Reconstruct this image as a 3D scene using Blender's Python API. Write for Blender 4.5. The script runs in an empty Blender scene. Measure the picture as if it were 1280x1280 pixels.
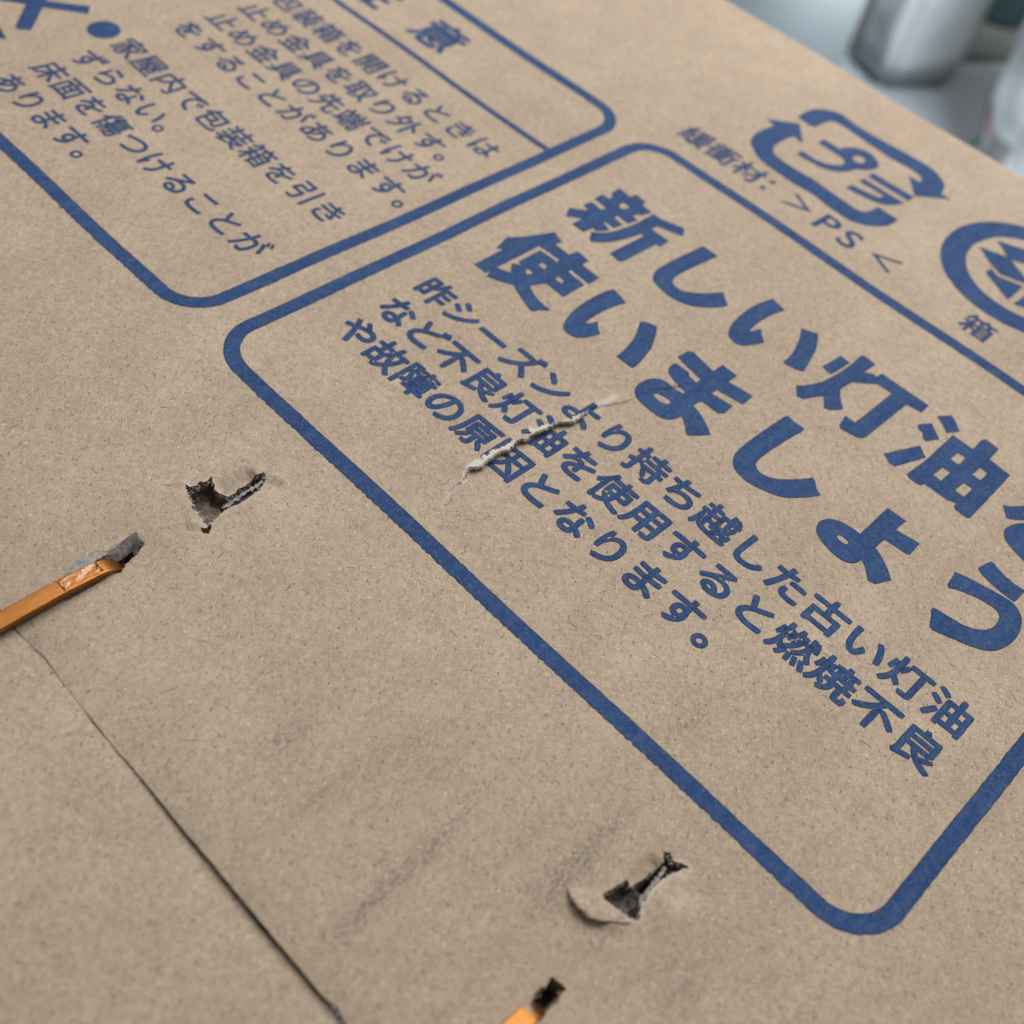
import bpy, bmesh, math, random
import numpy as np
from mathutils import Vector, Matrix, noise
from mathutils.geometry import delaunay_2d_cdt

random.seed(7); rng = np.random.default_rng(7)
scene = bpy.context.scene
col = scene.collection

# ------------------------------------------------------------------ units
# board coordinates: 1 unit = one character pitch of the small print (7.5 mm);
# u runs along the lines of print, v across them, h is the height above the box top
S = 0.0075
U0, V0 = 2.0, -12.43
ZTOP = 0.33
def W(u, v, h=0.0):
    return ((u - U0) * S, (v - V0) * S, ZTOP + h * S)

# ------------------------------------------------------------------ camera
cam_d = bpy.data.cameras.new('camera'); cam = bpy.data.objects.new('camera', cam_d); col.objects.link(cam)
scene.camera = cam
RC = ((0.697454, 0.697769, 0.163242), (0.616036, -0.467446, -0.633994), (-0.366074, 0.542743, -0.755911))
bx_ = Vector(RC[0]); by_ = -Vector(RC[1]); bz_ = -Vector(RC[2])
bx_.normalize(); bz_ = (bz_ - bx_ * bz_.dot(bx_)).normalized(); by_ = bz_.cross(bx_)
mw = Matrix((bx_, by_, bz_)).transposed().to_4x4(); mw.translation = Vector(W(15.0013, -16.6193, 18.4529))
cam.matrix_world = mw
cam_d.sensor_width = 36; cam_d.lens = 36 * 1461.21 / 1280
cam_d.clip_start = 0.005; cam_d.clip_end = 50
cam_d.dof.use_dof = True; cam_d.dof.focus_distance = 23.8 * S; cam_d.dof.aperture_fstop = 17.0

# ------------------------------------------------------------------ light
world = bpy.data.worlds.new('World'); scene.world = world; world.use_nodes = True
bg = world.node_tree.nodes['Background']; bg.inputs[0].default_value = (0.96, 0.965, 0.97, 1); bg.inputs[1].default_value = 0.17
def area(name, loc, target, size, power, color):
    l = bpy.data.lights.new(name, 'AREA'); l.shape = 'RECTANGLE'; l.size, l.size_y = size; l.energy = power; l.color = color
    o = bpy.data.objects.new(name, l); col.objects.link(o); o.location = loc
    o.rotation_euler = (Vector(target) - Vector(loc)).to_track_quat('-Z', 'Y').to_euler(); return o
area('window_light', (-0.2, 0.66, 1.08), (-0.03, 0.25, 0.2), (1.1, 0.9), 14.2, (1.0, 0.98, 0.955))
rl = area('background_fill', (0.25, 0.45, 1.0), (-0.36, 0.97, 0.1), (0.4, 0.4), 5.4, (0.95, 0.985, 1.0)); rl.data.spread = math.radians(70)  # added fill lamp, narrowed to brighten only the things behind the box
vs = scene.view_settings
vs.view_transform = 'Standard'; vs.look = 'None'; vs.exposure = 0.0; vs.gamma = 1.0; vs.use_curve_mapping = False

# ------------------------------------------------------------------ material helpers
def mat(name):
    m = bpy.data.materials.new(name); m.use_nodes = True; nt = m.node_tree; nt.nodes.clear()
    out = nt.nodes.new('ShaderNodeOutputMaterial'); b = nt.nodes.new('ShaderNodeBsdfPrincipled')
    nt.links.new(b.outputs[0], out.inputs[0]); return m, nt, b
class NT:
    def __init__(s, nt): s.nt = nt
    def node(s, t, **k):
        n = s.nt.nodes.new(t)
        for a, v in k.items(): setattr(n, a, v)
        return n
    def put(s, sock, v):
        if hasattr(v, 'is_output'): s.nt.links.new(v, sock)
        elif isinstance(v, (tuple, list)) and len(v) == 3 and sock.type == 'RGBA': sock.default_value = (*v, 1)
        else: sock.default_value = v
    def mm(s):                                     # world position in millimetres
        g = s.node('ShaderNodeNewGeometry'); v = s.node('ShaderNodeVectorMath', operation='SCALE'); s.put(v.inputs[0], g.outputs['Position']); v.inputs[3].default_value = 1000; return v.outputs[0]
    def mapping(s, vec, rot=0, scale=(1, 1, 1), loc=(0, 0, 0)):
        n = s.node('ShaderNodeMapping', vector_type='TEXTURE'); s.put(n.inputs[0], vec); n.inputs[1].default_value = loc      # turn first, then stretch
        n.inputs[2].default_value = (0, 0, rot); n.inputs[3].default_value = tuple(1 / k for k in scale); return n.outputs[0]
    def flat_mm(s):                                # the same for sheets: two coordinates are enough
        x = s.node('ShaderNodeSeparateXYZ'); s.put(x.inputs[0], s.mm()); c = s.node('ShaderNodeCombineXYZ')
        s.put(c.inputs[0], s.math('ADD', x.outputs[0], s.math('MULTIPLY', x.outputs[2], 0.8))); s.put(c.inputs[1], s.math('ADD', x.outputs[1], s.math('MULTIPLY', x.outputs[2], 0.6))); return c.outputs[0]
    def noise(s, vec, scale, detail=3, rough=0.55, dist=0, dims='2D'):
        n = s.node('ShaderNodeTexNoise', noise_dimensions=dims); s.put(n.inputs['Vector'], vec); n.inputs['Scale'].default_value = scale; n.inputs['Detail'].default_value = detail; n.inputs['Roughness'].default_value = rough; n.inputs['Distortion'].default_value = dist; return n.outputs[0]
    def voro(s, vec, scale):
        n = s.node('ShaderNodeTexVoronoi', voronoi_dimensions='2D'); s.put(n.inputs['Vector'], vec); n.inputs['Scale'].default_value = scale; return n
    def ramp(s, v, a, b, lo=0.0, hi=1.0):
        n = s.node('ShaderNodeMapRange'); s.put(n.inputs[0], v); n.inputs[1].default_value = a; n.inputs[2].default_value = b; n.inputs[3].default_value = lo; n.inputs[4].default_value = hi; return n.outputs[0]
    def math(s, op, a, b=0.0):
        n = s.node('ShaderNodeMath', operation=op); s.put(n.inputs[0], a); s.put(n.inputs[1], b); return n.outputs[0]
    def mix(s, f, a, b, mode='MIX'):
        n = s.node('ShaderNodeMix', data_type='RGBA', blend_type=mode); s.put(n.inputs[0], f); s.put(n.inputs[6], a); s.put(n.inputs[7], b); return n.outputs[2]
    def attr(s, name):
        n = s.node('ShaderNodeAttribute'); n.attribute_name = name; return n.outputs['Fac']
    def bump(s, h, strength, dist):
        n = s.node('ShaderNodeBump'); s.put(n.inputs['Height'], h); n.inputs['Strength'].default_value = strength; n.inputs['Distance'].default_value = dist; return n.outputs[0]

KRAFT = (0.468, 0.371, 0.278)
def paper_layers(N):
    p = N.flat_mm()
    grain = N.noise(p, 3.4, 4, 0.75)
    wob = N.node('ShaderNodeTexNoise', noise_dimensions='2D'); N.put(wob.inputs['Vector'], p); wob.inputs['Scale'].default_value = 0.5; wob.inputs['Detail'].default_value = 2
    add = N.node('ShaderNodeVectorMath', operation='MULTIPLY_ADD'); N.put(add.inputs[0], wob.outputs['Color']); add.inputs[1].default_value = (1.6, 1.6, 0); N.put(add.inputs[2], p)
    fib = None
    for r, o, thr in ((0.35, 0, 0.70), (1.25, 41, 0.74), (-0.5, 83, 0.70), (2.25, 127, 0.72)):
        v = N.voro(N.mapping(add.outputs[0], r, (0.62, 5.0, 1), (o, o * 0.7, 0)), 1.0)
        f = N.math('MULTIPLY', N.ramp(v.outputs['Distance'], 0.14, 0.42, 1, 0), N.math('GREATER_THAN', v.outputs['Color'], thr))
        fib = f if fib is None else N.math('MAXIMUM', fib, f)
    return p, grain, fib
def kraft_color(N, base=KRAFT, dirt=True):
    p, grain, fib = paper_layers(N)
    mott = N.noise(p, 0.09, 5, 0.6)
    c = N.mix(N.ramp(mott, 0.3, 0.7), tuple(x * 0.91 for x in base), tuple(x * 1.07 for x in base))
    wide = N.noise(N.mapping(p, 0.25, (1.3, 0.7, 1), (90, 35, 0)), 0.022, 4, 0.6)
    c = N.mix(N.ramp(wide, 0.35, 0.62, 0.0, 0.5), c, tuple(x * f for x, f in zip(base, (0.84, 0.82, 0.8))))
    c = N.mix(N.ramp(grain, 0.3, 0.7), c, (1.11, 1.115, 1.12), 'MULTIPLY') if False else c
    g = N.math('ADD', N.ramp(grain, 0.32, 0.68, 0.84, 1.14), N.ramp(N.noise(p, 0.7, 4, 0.7), 0.35, 0.65, -0.055, 0.055))
    cg = N.node('ShaderNodeCombineColor'); [N.put(cg.inputs[i], g) for i in range(3)]
    c = N.mix(1.0, c, cg.outputs[0], 'MULTIPLY')
    c = N.mix(N.math('MULTIPLY', fib, 0.5), c, tuple(x * 0.42 for x in base))
    for r, o in ((0.8, 11), (-1.1, 57)):
        lv = N.voro(N.mapping(p, r, (0.6, 5.2, 1), (o, o, 0)), 1.0)
        c = N.mix(N.math('MULTIPLY', N.ramp(lv.outputs['Distance'], 0.15, 0.4, 0.45, 0), N.math('GREATER_THAN', lv.outputs['Color'], 0.74)), c, tuple(min(1, x * 1.5) for x in base))
    v = N.voro(N.mapping(p, 0.7, (1.7, 0.9, 1)), 0.36)
    sel = N.math('GREATER_THAN', N.math('MULTIPLY', v.outputs['Color'], 1.0), 0.5)
    c = N.mix(N.math('MULTIPLY', N.ramp(v.outputs['Distance'], 0.03, 0.10, 0.7, 0), sel), c, (0.07, 0.055, 0.045))
    v2 = N.voro(N.mapping(p, -0.5, (0.8, 2.0, 1), (31, 17, 0)), 0.3)
    sel2 = N.math('GREATER_THAN', v2.outputs['Color'], 0.62)
    c = N.mix(N.math('MULTIPLY', N.ramp(v2.outputs['Distance'], 0.02, 0.07, 0.55, 0), sel2), c, (0.85, 0.78, 0.66))
    if dirt:
        sm = N.attr('smudge')
        st = N.noise(N.mapping(p, 0.15, (2.2, 1.1, 1)), 1.0, 6, 0.85)
        c = N.mix(N.math('MULTIPLY', N.ramp(st, 0.46, 0.58, 0, 1), N.math('MULTIPLY', sm, 0.72)), c, (0.105, 0.09, 0.085))
        dd = N.noise(p, 0.035, 6, 0.75)
        c = N.mix(N.math('MULTIPLY', N.ramp(dd, 0.48, 0.75, 0, 0.3), N.ramp(st, 0.45, 0.6)), c, (0.2, 0.165, 0.145))
        sc = N.attr('scuff')
        c = N.mix(N.math('MULTIPLY', sc, N.ramp(grain, 0.3, 0.55, 0.45, 1.0)), c, (0.66, 0.615, 0.55))
    return p, grain, fib, c
def make_kraft():
    m, nt, b = mat('kraft_paper'); N = NT(nt); p, grain, fib, c = kraft_color(N)
    N.put(b.inputs['Base Color'], c); b.inputs['Roughness'].default_value = 0.78; b.inputs['Specular IOR Level'].default_value = 0.22
    h = N.math('ADD', N.math('MULTIPLY', grain, 0.6), N.math('MULTIPLY', fib, -0.5))
    sx = N.node('ShaderNodeSeparateXYZ'); N.put(sx.inputs[0], p); flute = N.math('SINE', N.math('MULTIPLY', sx.outputs[0], 0.93))
    h = N.math('ADD', h, N.math('MULTIPLY', flute, 0.8))
    N.put(b.inputs['Normal'], N.bump(h, 0.34, 0.00012)); return m
def make_ink():
    m, nt, b = mat('blue_printing_ink'); N = NT(nt); p, grain, fib = paper_layers(N); c = KRAFT
    big = N.noise(p, 0.16, 6, 0.75)
    ink = N.mix(N.ramp(big, 0.3, 0.7), (0.008, 0.034, 0.122), (0.017, 0.056, 0.172))
    ink = N.mix(N.ramp(grain, 0.42, 0.66, 0, 0.8), ink, (0.031, 0.088, 0.22))
    band = N.noise(N.mapping(p, 0.03, (0.5, 0.05, 1), (13, 5, 0)), 1.0, 3, 0.6)
    ink = N.mix(N.ramp(band, 0.45, 0.7, 0, 0.35), ink, (0.042, 0.108, 0.24))
    ink = N.mix(N.math('POWER', N.attr('rim'), 0.8), ink, (0.010, 0.024, 0.068))
    f = N.math('MAXIMUM', N.math('MULTIPLY', fib, 0.35), N.ramp(N.noise(p, 1.5, 5, 0.85), 0.6, 0.74, 0, 0.7))
    c2 = N.mix(N.math('MULTIPLY', f, 0.33), ink, c)
    N.put(b.inputs['Base Color'], c2); b.inputs['Roughness'].default_value = 0.75; b.inputs['Specular IOR Level'].default_value = 0.15
    N.put(b.inputs['Normal'], N.bump(N.math('ADD', N.math('MULTIPLY', grain, 0.6), N.math('MULTIPLY', fib, -0.4)), 0.35, 0.00012)); return m
def make_plain(name, c0, c1, scale, rough, spec=0.3, metal=0.0, bump=0.0, bdist=0.0002, detail=5):
    m, nt, b = mat(name); N = NT(nt); p = N.mm(); n = N.noise(p, scale, detail, 0.65, dims='3D')
    N.put(b.inputs['Base Color'], N.mix(N.ramp(n, 0.3, 0.7), c0, c1)); b.inputs['Roughness'].default_value = rough
    b.inputs['Specular IOR Level'].default_value = spec; b.inputs['Metallic'].default_value = metal
    if bump: N.put(b.inputs['Normal'], N.bump(n, bump, bdist))
    return m
M = {}
M['kraft'] = make_kraft(); M['ink'] = make_ink()
M['torn'] = make_plain('torn_grey_pulp', (0.2, 0.195, 0.195), (0.42, 0.41, 0.4), 1.6, 0.95, 0.1, bump=0.6)
M['torn_white'] = make_plain('torn_white_pulp', (0.42, 0.38, 0.33), (0.72, 0.68, 0.61), 1.9, 0.95, 0.1, bump=0.5)
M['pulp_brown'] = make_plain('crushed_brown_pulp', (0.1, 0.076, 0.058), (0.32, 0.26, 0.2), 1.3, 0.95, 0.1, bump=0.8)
M['hair_dark'] = make_plain('dark_paper_fibre', (0.13, 0.10, 0.07), (0.26, 0.2, 0.14), 0.4, 0.9, 0.1)
M['hair_light'] = make_plain('pale_paper_fibre', (0.6, 0.5, 0.38), (0.74, 0.66, 0.54), 0.4, 0.8, 0.2)
def make_copper():
    m, nt, b = mat('copper_coated_wire'); N = NT(nt); p = N.mm()
    n = N.noise(N.mapping(p, 0, (2.5, 0.35, 1)), 1.0, 4, 0.6, dims='3D'); n2 = N.noise(p, 2.2, 5, 0.7, dims='3D')
    c = N.mix(N.ramp(n, 0.3, 0.7), (0.24, 0.094, 0.022), (0.34, 0.138, 0.034)); c = N.mix(N.ramp(n2, 0.62, 0.75, 0, 0.6), c, (0.2, 0.08, 0.03))
    N.put(b.inputs['Base Color'], c); b.inputs['Metallic'].default_value = 0.88; N.put(b.inputs['Roughness'], N.ramp(n2, 0.3, 0.7, 0.26, 0.42))
    N.put(b.inputs['Normal'], N.bump(n, 0.12, 0.0001)); return m
M['copper'] = make_copper()
def make_film():
    m, nt, b = mat('clear_plastic_film'); b.inputs['Base Color'].default_value = (1, 0.99, 0.98, 1); b.inputs['Roughness'].default_value = 0.06
    b.inputs['Transmission Weight'].default_value = 1.0; b.inputs['IOR'].default_value = 1.4; return m
M['film'] = make_film()

# ------------------------------------------------------------------ object helpers
def link(o, parent=None):
    col.objects.link(o)
    if parent is not None: o.parent = parent
    return o
def mesh_obj(name, verts, faces, m, parent=None, smooth=False):
    me = bpy.data.meshes.new(name); me.from_pydata([tuple(v) for v in verts], [], [tuple(f) for f in faces]); me.update()
    for mm_ in (m if isinstance(m, (list, tuple)) else [m]): me.materials.append(mm_)
    if smooth: me.polygons.foreach_set('use_smooth', [True] * len(me.polygons))
    return link(bpy.data.objects.new(name, me), parent)
def tag(o, label=None, cat=None, group=None, kind=None):
    for k, v in (('label', label), ('category', cat), ('group', group), ('kind', kind)):
        if v: o[k] = v
    return o
def sstep(x, a, b):
    t = np.clip((x - a) / (b - a), 0, 1); return t * t * (3 - 2 * t)

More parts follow.
